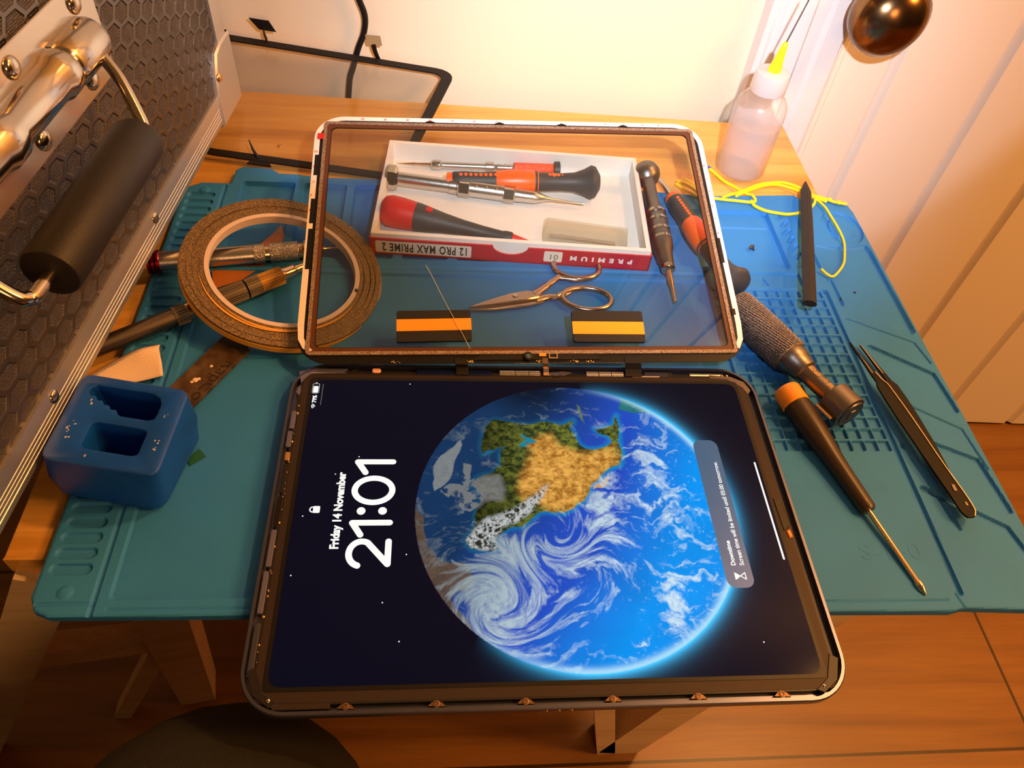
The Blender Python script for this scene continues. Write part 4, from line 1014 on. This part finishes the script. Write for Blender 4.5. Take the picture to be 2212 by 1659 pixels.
part('brass_collar', ribs(97, 111, 5.3), M_brass, t, label='brass ribbed collar')
m = MB(); m.lathe([(54, 5), (73, 5.2)], A, B, 28); m.lathe([(111, 4.4), (113, 3.6), (119, 3.4), (120, 2.4), (127, 2.0), (128, .8)], A, B, 20); part('chuck', m, M_copper, t)

m = MB(); st_ = [(-181, 161), (-168, 167), (-160, 173), (-150, 185), (-146, 196), (-146, 210), (-150, 214), (-152, 202), (-160, 190), (-172, 181), (-182, 176)]
st_ = [(-179, 152), (-165, 160), (-153, 174), (-147, 190), (-145, 200), (-149, 212), (-153, 203), (-161, 190), (-173, 176), (-183, 167)]
m.prism(st_, 4.2, 4.5); solo('film_strip', m, M_kapton, 'curved strip of brown film lying on the mat inside the tape roll', 'film strip', (-160, 180, 4.2))

t = thing('scraper_plate', 'worn brown metal plate with embossed lettering between tape roll and blue block', 'metal plate', (-172, 92, 5))
PF = frame((-188.5, 72.5, 4.95), (17.2, -9.2, 0), (.42, 1, 0)); 
m = MB(); m.prism([(0, -6), (19, -4), (19.5, 45), (17, 47.6), (3, 48.2), (.4, 46)], 0, 1.0, PF, bevel=.25); part('plate', m, M_worn, t)
m = MB(); m.prism([(1, 41.5), (4, 42.6), (8, 41.2), (12, 42.4), (17, 41), (19, 43), (17, 47), (3, 47.6), (1, 45.6)], .95, 1.3, PF); part('burnt_end', m, M_dirt, t, label='burnt black end')
part('raised_edge', MB().box(18.2, 19.4, -3, 40, .9, 1.7, PF), M_worn, t)
m = MB()
for x, y, r in ((8.5, 14.5, 1.6), (9.6, 16, 1.0), (7.8, 12.6, .9), (9.4, 26, .9)):
    m.ball(PF(x, y, 1.2), r, .5, 9)
part('glue_crumb', m, M_cloth, t)
text('embossed_lettering', 'RapCo', 9.5, frame(PF(13.5, 34, 1.02), Vector(PF(0, 0)) - Vector(PF(0, 1)), Vector(PF(1, 0)) - Vector(PF(0, 0))), M_dirt, t, off=-.12, depth=.15, sx=1.15)

# folded cloth
m = MB(); gxn, gyn = 22, 12; vv = []
CFr = frame((-226, 73, 5.2), (36, 11, 0), (-.15, 1, 0))
for j in range(gyn + 1):
    for i in range(gxn + 1):
        u = i / gxn; v = j / gyn
        x = u * 37; y = v * (10 + 13 * math.sin(min(1, u * 1.25) * PI / 2)) - 1
        z = 1.2 + 6.8 * math.exp(-((v - .62 - .25 * (u - .5)) / .22) ** 2) * (.35 + .65 * u) * (1 - .5 * max(0, u - .75) * 4) + 1.2 * math.sin(6 * u + 3 * v) * .4 + 1.8 * (1 - v) * u
        vv.append(CFr(x, y, z))
q = lambda i, j: j * (gxn + 1) + i
m.add(vv, [(q(i, j), q(i + 1, j), q(i + 1, j + 1), q(i, j + 1)) for j in range(gyn) for i in range(gxn)])
o = solo('cloth_scrap', m, M_cloth, 'folded scrap of cream cloth behind the blue magnetizer block', 'cloth', (-208, 85, 5.2))
sd = o.modifiers.new('thick', 'SOLIDIFY'); sd.thickness = .0007
m = MB(); m.prism([(-168.5, 33.5), (-164, 39.4), (-159.8, 35), (-166.4, 29.6)], 3.75, 3.95); solo('film_square', m, M_green, 'tiny dark green film square on the mat beside the blue block', 'film', (-164, 34, 3.75), smooth=False)
m = MB(); m.ball((-164, 305.5, .6), 1.6, .3, 8); solo('gold_flake', m, M_gold, 'tiny gold flake on the pine table behind the blue mat', 'flake', (-164, 305.5, .2))

# magnetizer block: rounded frustum with two wells
t = thing('magnetizer_block', 'chunky blue plastic screwdriver magnetizer block with two wells on the mat corner', 'magnetizer', (-193, 28, 5))
ztop, zbot = 38.0, 5.6
T4 = [(-216.5, 11), (-165.8, 1.2), (-162.2, 48.5), (-211.8, 58.5)]; B4 = [(-221.5, 13.0), (-172, 3.5), (-163.5, 48.5), (-216.5, 61)]
def rquad(c4, r, k=5):
    out = []; n = 4
    for i in range(n):
        p = Vector(c4[i]); a = Vector(c4[i - 1]); b_ = Vector(c4[(i + 1) % n]); da = (a - p).normalized(); db = (b_ - p).normalized()
        p0 = p + da * r; p1 = p + db * r
        for j in range(k + 1):
            s_ = j / k; w0 = (1 - s_) ** 2; w1 = 2 * s_ * (1 - s_); w2 = s_ * s_; out.append(tuple(p0 * w0 + p * w1 + p1 * w2))
    return out
def bil(c4, u, v):
    a = Vector(c4[0]) * (1 - u) + Vector(c4[1]) * u; b_ = Vector(c4[3]) * (1 - u) + Vector(c4[2]) * u; return a * (1 - v) + b_ * v
def loft(rings):
    m = MB(); n = len(rings[0][0]); vv = [(x, y, z) for r, z in rings for x, y in r]; ff = []
    for j in range(len(rings) - 1):
        for i in range(n): ff.append((j * n + i, j * n + (i + 1) % n, (j + 1) * n + (i + 1) % n, (j + 1) * n + i))
    ff.append(tuple(range(n - 1, -1, -1))); ff.append(tuple((len(rings) - 1) * n + i for i in range(n)))
    m.add(vv, ff); return m
midq = [tuple(Vector(a) * .5 + Vector(b_) * .5) for a, b_ in zip(T4, B4)]
big = [(bil(midq, u, v).x, bil(midq, u, v).y) for u, v in ((-.03, -.03), (1.02, -.03), (1.03, 1.02), (-.03, 1.02))]
body = part('block', loft([(rquad(B4, 7), zbot), (rquad(B4, 7), zbot + 2), (rquad(big, 7), 21), (rquad(T4, 6), ztop - 1.6), (rquad(T4, 5.2), ztop - .5), (inset(rquad(T4, 5.2), 1.0), ztop)]), M_blueplast, t)
def cutter(poly_uv, z0):
    P2 = [(bil(T4, u, v).x, bil(T4, u, v).y) for u, v in poly_uv]; m = MB(); m.prism(P2, z0, ztop + 5)
    return m
def ruv(u0, u1, v0, v1, ru, rv, k=4):
    return [(u0 + (x * (u1 - u0)), v0 + (y * (v1 - v0))) for x, y in rrect(0, 1, 0, 1, .14, k)]
w1 = ruv(.285, .78, .17, .47, 0, 0)
w2 = [(.13, .84), (.12, .79), (.17, .75), (.21, .755), (.225, .71), (.285, .715), (.30, .67), (.36, .675), (.375, .63), (.44, .635), (.45, .59), (.50, .575), (.74, .575), (.79, .60), (.80, .66), (.80, .78), (.765, .85), (.70, .885), (.62, .89), (.17, .88)]
cuts = []
for uvp in (w1, w2):
    cm = bpy.data.meshes.new('cut'); c_ = cutter(uvp, 8.5)
    cm.from_pydata([((v[0] - 0) * MM, v[1] * MM, v[2] * MM) for v in c_.v], [], c_.f); cm.update(); cuts.append(cm)
dg_tmp = []
for cm in cuts:
    co = bpy.data.objects.new('cut', cm); COL.objects.link(co); md = body.modifiers.new('well', 'BOOLEAN'); md.object = co; md.operation = 'DIFFERENCE'; md.solver = 'EXACT'; dg_tmp.append(co)
dg = bpy.context.evaluated_depsgraph_get(); newm = bpy.data.meshes.new_from_object(body.evaluated_get(dg))
body.modifiers.clear(); body.data = newm; body.data.name = 'block'
for co in dg_tmp: bpy.data.objects.remove(co)
if len(newm.materials) == 0: newm.materials.append(M_blueplast)
bv = body.modifiers.new('soft', 'BEVEL'); bv.width = .0006; bv.segments = 2; bv.limit_method = 'ANGLE'; bv.angle_limit = math.radians(50)
random.seed(8); m = MB()
for u, v in ((.14, .42), (.13, .33), (.12, .36), (.20, .66), (.17, .70), (.89, .36), (.90, .29), (.88, .66), (.14, .27), (.37, .10)):
    for k in range(3):
        p = bil(T4, u + random.uniform(-.02, .02), v + random.uniform(-.02, .02)); m.ball((p.x, p.y, ztop), random.uniform(.2, .55), .25, 7)
part('white_scuffs', m, M_scuff, t)

# ------------------------------------------------------------------ aluminium flight case on the left
HB = 28.0
CA = Vector((-192.406, 307.743, 0)); CU = Vector((.09814472, .99517215, 0)); CN = Vector((.99517215, -.09814472, 0))
def S(s, z, o=0.0): q = CA - CU * s + CN * o; return (q.x, q.y, z)
CS = lambda x, y, z: S(x, y, z)            # x along the face towards the viewer, y up, z out of the face
t = thing('flight_case', 'black hexagon-textured aluminium-edged flight case with sprung handle on the left', 'flight case', S(200, 0, -30))
S1 = 420.0; HT = 330.0; DP = 190.0
m = MB(); m.box(2, S1, HB + 2, HT - 2, -DP, 0, CS); part('panel', m, M_hex, t, False)
def edge(name, m): return part(name, m, M_alu, t)
# bottom rail: stepped aluminium extrusion along the face
pf = [(HB + 21, 0), (HB + 21, 1.5), (HB + 13, 1.7), (HB + 12.7, 1.45), (HB + 12.4, 1.7), (HB + 10.7, 1.7), (HB + 10.4, 1.45), (HB + 10.1, 1.7), (HB + 8.4, 1.7), (HB + 8.1, 1.45), (HB + 7.8, 1.7), (HB + 6, 1.7), (HB + 5.7, 1.45), (HB + 5.4, 1.8), (HB + 2.5, 1.8), (HB + .6, .6), (HB, -2), (HB, -16), (HB + 2, -16), (HB + 2, 0)]
m = MB(); n = len(pf); vv = [S(s_, z, o) for s_ in (20, S1) for z, o in pf]
m.add(vv, [tuple(range(n - 1, -1, -1)), tuple(range(n, 2 * n))] + [(i, (i + 1) % n, n + (i + 1) % n, n + i) for i in range(n)]); edge('bottom_edge_trim', m)
pv = [(3, 0), (3, 1.6), (-12, 1.8), (-14.4, .8), (-15.5, -2), (-15.5, -18), (-13.5, -18), (-13.5, 0)]
m = MB(); n = len(pv); vv = [S(s_, z, o) for z in (HB + 18, HT) for s_, o in pv]
m.add(vv, [tuple(range(n - 1, -1, -1)), tuple(range(n, 2 * n))] + [(i, (i + 1) % n, n + (i + 1) % n, n + i) for i in range(n)]); edge('vertical_edge_trim', m)
m = MB(); m.box(-15.3, S1, HT - 20, HT, -DP, 1.7, CS); edge('top_edge_trim', m)
# corner cap
m = MB(); cap = [(-16.5, HB - .5), (24, HB - .5), (24, HB + 12), (19, HB + 32), (12, HB + 44), (2, HB + 46), (-16.5, HB + 46)]
m.prism(cap, -1, 2.9, CS, bevel=1.2); m.prism([(-17, HB - .8), (-13.6, HB - .8), (-13.6, HB + 46), (-17, HB + 46)], -26, 2.0, CS)
part('corner_cap', m, M_alu, t)
def rivet(s_, z, r, o=1.6, hh=1.6, mt_=M_chrome, nm='rivet'):
    m = MB(); a = Vector(S(s_, z, o)); m.lathe([(0, r), (hh * .35, r * .96), (hh * .7, r * .75), (hh * .95, r * .4), (hh, .05)], a, a + CN, 20); part(nm, m, mt_, t)
rivet(16.2, 58.5, 3.1, 2.7, 1.8, M_gold)
for s_ in (141.6, 269.0, 396): rivet(s_, HB + 15.2, 3.3, 1.5, 1.6)
rivet(-2, 190, 3.1, 1.6)
for s_, q in ((45, 34), (110, 34)):
    m = MB(); m.lathe([(0, 7), (HB + 1, 7.6)], S(s_, 0, -q), S(s_, 10, -q), 20); part('rubber_foot', m, M_rubber, t)
# handle plate with rivets, hinge barrel, wire bail and foam grip
m = MB(); m.prism([(131, 127)] + [(134, 122.5), (300, 122.5), (303, 127), (303, 164), (300, 168.5), (133, 168.5), (130, 164)], .3, 1.9, CS, bevel=.4)
part('handle_plate', m, M_chrome, t)
for s_ in (147, 203, 259, 292):
    if s_ == 292: continue
    rivet(s_, 161, 4.6, 1.9, 2.4); rivet(s_ + 7 if s_ == 147 else s_, 130, 4.6, 1.9, 2.4)
m = MB(); sc = [(146, 9.2), (149, 10.2), (171, 10.2), (174, 8.7), (177, 10.0), (183, 10.0), (186, 8.6), (222, 8.6), (226, 10.2), (234, 10.2), (238, 8.7), (262, 8.7), (266, 10.2), (288, 10.2), (290, 9)]
m.lathe([(a - 146, r) for a, r in sc], S(146, 146, 3.2), S(290, 146, 3.2), 32, squash=1.0); part('hinge_barrel', m, M_chrome, t)
m = MB()
for a, b_ in ((150, 176), (225, 240)): m.box(a, b_, 150, 156, 1, 3.4, CS)
part('hinge_leaf', m, M_chrome, t)
m = MB()
pts = [S(148.5, 146.5, 5), S(153, 143, 9), S(160, 136, 18), S(170, 125, 27), S(174.5, 120.8, 30), S(180, 120.3, 30.5), S(230, 120.5, 30.5), S(278, 120.8, 30.5), S(285, 121.6, 29.5), S(287.5, 124.5, 27), S(288, 134, 18), S(288.5, 143, 9), S(288, 146, 5)]
m.tube(pts, 2.7, 14, smooth=5); part('wire_bail', m, M_chrome, t)
m = MB(); m.lathe([(0, 8.5), (.8, 10.2), (2.5, 10.8), (88, 10.8), (89.4, 10.2), (90, 8.5)], S(181.5, 120.4, 30.5), S(272, 120.7, 30.5), 36, squash=1.0); part('foam_grip', m, M_rubber, t)

# ------------------------------------------------------------------ old frame leaning at the wall
cor = [Vector((-77, 267, 1.6)), Vector((-38, 385.5, 20)), Vector((-222, 383.6, 43)), Vector((-218, 285, 6.5))]
t = thing('old_glass_frame', 'old black-bordered glass pane leaning on the wall behind the flight case', 'glass panel', cor[0])
def q4(u, v, h=0):
    p = (cor[0] * (1 - u) + cor[3] * u) * (1 - v) + (cor[1] * (1 - u) + cor[2] * u) * v
    nrm = (cor[1] - cor[0]).cross(cor[3] - cor[0]).normalized(); nrm = nrm if nrm.z > 0 else -nrm
    return tuple(p + nrm * h)
def rq(u0, u1, v0, v1, r, k=5): return rrect(u0, u1, v0, v1, r, k)
ow = rq(0, 1, 0, 1, .085); iw = rq(.045, .955, .045, .955, .05)
m = MB(); m.ring(ow, iw, -.6, .8, q4); part('border', m, M_blackm, t)
m = MB(); m.prism(rq(.03, .97, .03, .97, .05), -.3, .3, q4); part('pane', m, glassy('old_pane', (.90, .88, .85), .03), t)
m = MB(); m.prism([(.62, -.03), (.64, .02), (.70, .03), (.74, -.03)], -.4, .6, q4); m.tube([q4(.69, .02, .6), q4(.715, .05, 4), q4(.735, .09, 8)], [1.2, .9, .3], 8); part('torn_foil', m, M_black, t)
for lab_, pts_, pad, mt_ in (('black flex tail', [(-178.5, 383.6, 39), (-179, 381, 46), (-178, 380, 51)], [(-188, 380.5, 56), (-174, 379.5, 55), (-170, 379.8, 47), (-182, 380.5, 48)], M_black),
                             ('flex tail with khaki connector', [(-97.5, 383.5, 29), (-99, 380, 36), (-100, 379, 42)], [(-105.5, 378.5, 49), (-94.5, 378.5, 48.5), (-93.5, 379, 41), (-104, 379, 41.5)], M_flexpad)):
    m = MB(); m.tube(pts_, 2.1, 8, .3, smooth=4); part('flex_tail', m, M_black, t, label=lab_)
    m = MB(); m.add([tuple(p) for p in pad] + [(p[0], p[1] + .8, p[2]) for p in pad], [(0, 1, 2, 3), (7, 6, 5, 4), (0, 4, 5, 1), (1, 5, 6, 2), (2, 6, 7, 3), (3, 7, 4, 0)]); part('connector', m, mt_, t, False)
m = MB(); m.tube([(-116, 387, 200), (-113, 386.5, 110), (-110.5, 386, 78), (-105.5, 386, 60), (-107, 386.2, 47), (-112, 386.6, 35), (-117, 387, 20), (-121.5, 387, 4), (-125, 386, -40), (-130, 386.5, -200), (-132, 385, -396)], 2.3, 10, smooth=6)
solo('power_cable', m, M_black, 'black power cable hanging down the white wall behind the leaning pane', 'cable', (-120, 387, FZ))

# ------------------------------------------------------------------ squeeze bottle
BX, BY = 174.0, 298.0
t = thing('squeeze_bottle', 'translucent squeeze bottle with yellow needle tip, half full, at the rear table corner', 'bottle', (BX, BY, 0))
m = MB(); m.lathe([(0, 13), (.8, 16.5), (3, 18.2), (48, 18.2), (54, 17.4), (58.5, 14.6), (61.5, 10.6), (63, 9.2), (66, 9)], (BX, BY, .3), (BX, BY, 10), 48)
part('bottle_body', m, glassy('cloudy_plastic', (.95, .95, .96), .3, (.88, .89, .95), .20), t)
m = MB(); m.lathe([(0, 12), (.8, 15.8), (3, 17.2), (39, 17.3)], (BX, BY, 1.2), (BX, BY, 10), 40); part('liquid', m, glassy('milky_liquid', (.95, .93, .92), .1, (.80, .82, .92), .30), t)
m = MB()
m.lathe([(0, 11.6), (1, 12.2), (10, 12.0), (13.5, 11.2), (14.4, 8)], (BX, BY, 63.5), (BX, BY, 80), 36); part('cap', m, glassy('cap_plastic', (.9, .9, .95), .3, (.86, .88, .95), .8), t)
m = MB(); m.lathe([(0, 4.6), (1.5, 4.4), (8, 3.3), (9, 3.0), (15, 2.4), (19.5, 1.7), (20, 1.2)], (BX, BY, 77.5), (BX + 1.0, BY - .5, 97), 20); part('needle_hub', m, mat('lime_plastic', (.72, .85, .02), .3, sss=.2), t)
m = MB(); m.lathe([(0, .55), (34, .5)], (BX + 1.0, BY - .5, 96.5), (BX + 6.5, BY - 1, 130), 8); part('needle', m, M_steel, t)

# ------------------------------------------------------------------ yellow wire loops
def wire(name, lab_, pts, r=.85): m = MB(); m.tube(pts, r, 8, smooth=6); return m
t = thing('yellow_wire', 'tangle of thin yellow wire around the bottle foot and over the mat corner', 'wire', (190, 262, 1))
ws = [[(150.5, 296, 1.2), (153.5, 290.5, 1.2), (158, 281, 1.4), (163.5, 272.3, 2.6), (169, 263, 4.0), (172, 258, 6), (171, 249.5, 6.6), (157, 250.4, 6.6), (142, 252.4, 6.6), (128, 256, 6.8), (119, 270, 5)],
      [(149, 253.6, 6.6), (157, 258.2, 6.2), (164.5, 263.5, 4.4), (173, 270, 3), (183, 276.5, 2.4), (193, 279.5, 2.2), (202, 280.5, 2.2), (209, 277, 2.6), (215, 270.5, 3.2), (219, 262, 5), (224.6, 256.8, 6.4), (231, 252.4, 6.8), (239, 250, 7)],
      [(160, 256.5, 6.2), (170, 266, 3), (184, 273.6, 3.0), (196, 276.4, 3.0), (207, 272, 3.2), (213.5, 265, 4), (219, 257, 6.6), (225, 252, 7)],
      [(169.5, 251, 6.6), (170, 246, 6.4), (176, 241, 6.2), (184, 238.4, 6.2), (193, 237, 6.4), (203, 239.5, 7), (211, 244.8, 7.6), (216, 252, 7.4), (217.5, 261, 6), (213, 269, 5)],
      [(212, 266, 4), (217, 256, 7), (221, 246, 7.4), (222.5, 235, 7), (223.6, 221, 6.6), (223, 209, 6.4), (219.4, 197, 6.4), (214.8, 186, 6.4), (207, 176.4, 6.4), (202.5, 173.2, 6.6), (199, 175.5, 7.2), (197, 179, 7.6)],
      [(121, 273, 5), (126, 263, 9), (131, 250, 11), (134, 240, 8)], [(127, 277, 4), (130, 265, 8), (133, 255, 9), (136, 246, 7)]]
for i, w_ in enumerate(ws):
    m = MB(); m.tube(w_, 1.05 if i < 4 else (.8 if i == 4 else 1.6), 8, smooth=6); part('strand', m, M_yellow, t)
m = MB(); m.tube([(148.8, 300.5, 1.3), (150.6, 296, 1.3)], [.3, 1.5], 8, smooth=3); part('blue_end', m, M_bluetip, t, label='blue wire end')
for p in ((228, 254.6, 7), (233.5, 251.4, 7.2)):
    m = MB(); m.ball(p, 1.9, .7, 10); part('knot', m, M_yellow, t)

# black prying stick
m = MB(); A = Vector((169.2, 132.5, 21)); B = Vector((213.5, 270.5, 10.5))
m.tube([A, A.lerp(B, .5), A.lerp(B, .9), B], [4.2, 4.2, 3.9, .6], 12, .55)
solo('prying_stick', m, M_rubber, 'slim matte black prying stick slanting over the right rear of the mat', 'prying stick', tuple(A))
m = MB(); m.lathe([(0, 1.9), (1, 1.8), (1.1, .8), (3.6, .7)], (157.6, 203.6, 4.4), (159.8, 203, 2.2), 12); solo('tiny_screw', m, M_dsteel, 'tiny dark screw lying in the bright blue tray right of the glass', 'screw', (158.6, 203.3, 1.4))

# ------------------------------------------------------------------ right-hand tools
t = thing('knurled_screwdriver', 'thick bronze-grey knurled screwdriver with round end cap, right of the tilted glass', 'screwdriver', (145, 95, 5))
A = Vector((164.6, 61.5, 16.5)); B = Vector((119, 155, 12.5)); dd = (B - A).normalized()
m = MB(); m.lathe([(-8.5, 8.6), (-8, 9.6), (4.5, 9.6), (5, 9.0), (5.2, 4.5)], A, B, 40); part('end_cap', m, M_gun, t)
m = MB(); m.lathe([(-9.3, 7.8), (-8.4, 8.0)], A, B, 32); m.lathe([(-9.7, 3.2), (-9.2, 3.4)], A, B, 6); part('cap_disc', m, M_dsteel, t)
m = MB(); m.tube([A + dd * -7 + Vector((-9.5, -3.5, -2)), A + dd * 4 + Vector((-9.5, -3.5, -2))], 1.0, 8); part('cap_lug', m, M_copper, t)
m = MB(); m.lathe([(4, 5.2), (20, 5.2), (24, 5.6), (25, 7.0), (31, 7.8), (32, 8.6), (36, 9.2), (37, 9.2)], A, B, 36); part('neck', m, M_gun, t)
m = MB(); k_ = 46; m.lathe([(37, 9.6), (37.6, 10.3), (60, 11.0), (84, 10.6), (85, 9.0)], A, B, 36)
sdv = dd.cross(Vector((0, 0, 1))).normalized(); upv = sdv.cross(dd)
for i in range(k_):
    for sg in (1,):
        pts_ = []
        for j in range(9):
            a = 38 + (84 - 38) * j / 8; th = 2 * PI * i / k_ + sg * j * .10; r_ = 10.35 + .6 * math.sin(PI * (j / 8) * .9)
            pts_.append(A + dd * a + (sdv * math.cos(th) + upv * math.sin(th)) * r_)
        m.tube(pts_, .42, 5)
part('knurled_grip', m, M_gunk, t)
m = MB(); m.lathe([(84, 7), (90, 5), (96, 3), (98, 1.4), (104, 1.1)], A, B, 20); part('tip', m, M_gun, t)
TXF = frame(A + dd * 23.5 + upv * 5.55 - sdv * 0.2, -dd, upv.cross(-dd))
text('maker_lettering', 'iShell', 4.4, frame(A + dd * 24.0 + upv * 5.6 + (upv.cross(-dd)) * -1.9, -dd, upv.cross(-dd)), M_gold, t, off=.05, sx=.85)
m = MB(); FFx = frame(A + dd * 12.6 + upv * 5.35 + (upv.cross(-dd)) * -1.9, -dd, upv.cross(-dd))
for ox, strokes in ((0, [((.3, 1.2), (.9, 2.4)), ((1.5, .2), (1.5, 3.4)), ((2.4, 2.4), (2.9, 1.2))]), (3.8, [((0, 3), (2.6, 3)), ((0, 1.6), (2.6, 1.6)), ((.4, .2), (.4, 3)), ((1.4, .2), (1.4, 3)), ((2.4, .2), (2.4, 3))]), (7.2, [((0, 3.2), (2.8, 3.2)), ((0, .2), (2.8, .2)), ((0, 1.7), (2.8, 1.7)), ((1.4, .2), (1.4, 3.2)), ((.3, .2), (.3, 3.2))])):
    for a, b_ in strokes: stroke(m, [(a[0] + ox - 1, a[1]), (b_[0] + ox - 1, b_[1])], .38, FFx, z=.05)
part('maker_characters', m, M_gold, t, False)

t = thing('small_screwdriver', 'small black cross-head screwdriver with orange end, pointing to the mat front', 'screwdriver', (155, 30, 5))
A = Vector((140.2, 74.2, 12.4)); B = Vector((175.6, -41.5, 5.7)); 
m = MB(); m.lathe([(0, 5.2), (.6, 6.6), (2, 7.3), (11, 7.5), (11.4, 7.2)], A, B, 36); part('end_cap', m, M_amber, t, label='orange end cap')
m = MB(); m.lathe([(11, 7.3), (20, 7.4), (30, 7.0), (38, 6.1), (46, 5.3), (54, 4.9), (72, 4.5), (76, 4.4), (77.4, 3.6)], A, B, 10, squash=.95); part('handle', m, mat('brown_black_plastic', (.03, .018, .012), .38), t)
m = MB(); m.lathe([(77, 1.35), (115, 1.35), (116, 1.9), (119, 1.7), (122, .5)], A, B, 14); part('shaft', m, M_copper, t)

# tweezers
t = thing('tweezers', 'black pointed tweezers with scuffed copper edges lying on the right of the mat', 'tweezers', (205, 50, 5))
def blade(path, z0, z1, th=1.0):
    m = MB(); L_ = [(x, y) for x, y, w in path]; n = len(path); vv = []
    for i, (x, y, w) in enumerate(path):
        a = Vector(path[max(i - 1, 0)][:2]); b_ = Vector(path[min(i + 1, n - 1)][:2]); d = (b_ - a).normalized(); q = Vector((-d.y, d.x)) * w / 2
        z = z0 + (z1 - z0) * i / (n - 1)
        for s_, dz in ((-1, 0), (1, 0), (1, th), (-1, th)): vv.append((x + q.x * s_, y + q.y * s_, z + dz))
    ff = [(3, 2, 1, 0), tuple(4 * (n - 1) + k for k in range(4))]
    for i in range(n - 1):
        for k in range(4): ff.append((4 * i + k, 4 * i + (k + 1) % 4, 4 * i + 4 + (k + 1) % 4, 4 * i + 4 + k))
    m.add(vv, ff); return m
armL = [(191.6, 112, .5), (193, 104, 1.2), (195, 96, 2.0), (196.5, 88, 2.8), (198.2, 82, 3.6), (198.6, 79, 6.4), (200, 70, 7.4), (202.5, 55, 8.0), (205.3, 38, 7.6), (208, 22, 7.4), (210.6, 8, 7.6), (211.6, 0, 7.6), (211.8, -3, 6.6), (211.9, -5.4, 3.4)]
armR = [(199.6, 113, .5), (201.4, 105, 1.2), (203.2, 97, 2.0), (204.8, 90, 2.6), (206.2, 84, 3.0), (207.2, 81, 4.8), (208.6, 72, 5.2), (210.2, 58, 5.2), (211.6, 42, 4.8), (212.4, 26, 4.4), (212.4, 10, 3.8), (213.2, 2, 3.4), (213.4, -3, 2.6)]
M_tw = mat('black_coating', (.006, .006, .006), .6, spec=.2)
part('arm', blade(armR, 6.2, 8.6, 1.2), M_tw, t)
part('arm', blade(armL, 9.2, 10.4, 1.2), M_tw, t)
m = MB(); m.tube([(x + w * .5, y + .5, 10.9 + .08 * i) for i, (x, y, w) in enumerate(armL[3:])], .42, 6, smooth=3); m.tube([(x + w * .5, y, 8.0 + .08 * i) for i, (x, y, w) in enumerate(armR[5:])], .32, 6, smooth=3)
part('worn_edge', m, M_copper, t)
for a in (armL, armR):
    m = MB(); z0 = 9.9 if a is armL else 7.2; m.tube([(x, y, z0) for x, y, w in a[:4]], [.3, .55, .8, .9], 8); part('point', m, M_copper, t)
m = MB(); m.box(209.6, 211.2, 9.5, 13.2, 11.55, 11.75); m.box(212.0, 213.2, 1, 3.0, 11.5, 11.75); part('scuff_mark', m, M_dsteel, t, False)
for x, y in ((214.5, 161), (203, 154.5)):
    m = MB(); m.ball((x, y, 4.6), .8, .5, 8); solo('dark_speck', m, M_dirt, 'tiny dark speck of debris on the right side of the mat', 'speck', (x, y, 4.2), 'specks on the mat')

# ------------------------------------------------------------------ seated person's leg at the table edge
t = thing('person', 'seated person in dark trousers, only a knee showing below the tablet', 'person', (-140, -140, FZ))
def leg(kx, ky, kz, hx):
    m = MB(); pts = [(hx, -620, -40), (hx * .5 + kx * .5, -420, -34), (kx - 4, -250, kz - 18), (kx, ky - 22, kz - 4), (kx, ky + 6, kz - 14), (kx, ky + 20, kz - 60), (kx, ky + 10, kz - 150), (kx - 2, ky - 5, kz - 250), (kx - 4, ky - 10, FZ + 12)]
    P_ = catmull([Vector(p) for p in pts], 6); rk = [88, 86, 82, 76, 72, 66, 62, 50, 44]; n = len(P_)
    rr = [np.interp(i / (n - 1) * 8, range(9), rk) for i in range(n)]; m.tube(P_, rr, 28); return m
m = leg(-140, -140, -56, -60); m2 = leg(-318, -190, -66, -190); b = len(m.v); m.v += m2.v; m.f += [tuple(i + b for i in f) for f in m2.f]; m.m += m2.m
m.ball((-120, -640, -40), 150, .8, 28)
part('body', m, M_trouser, t)
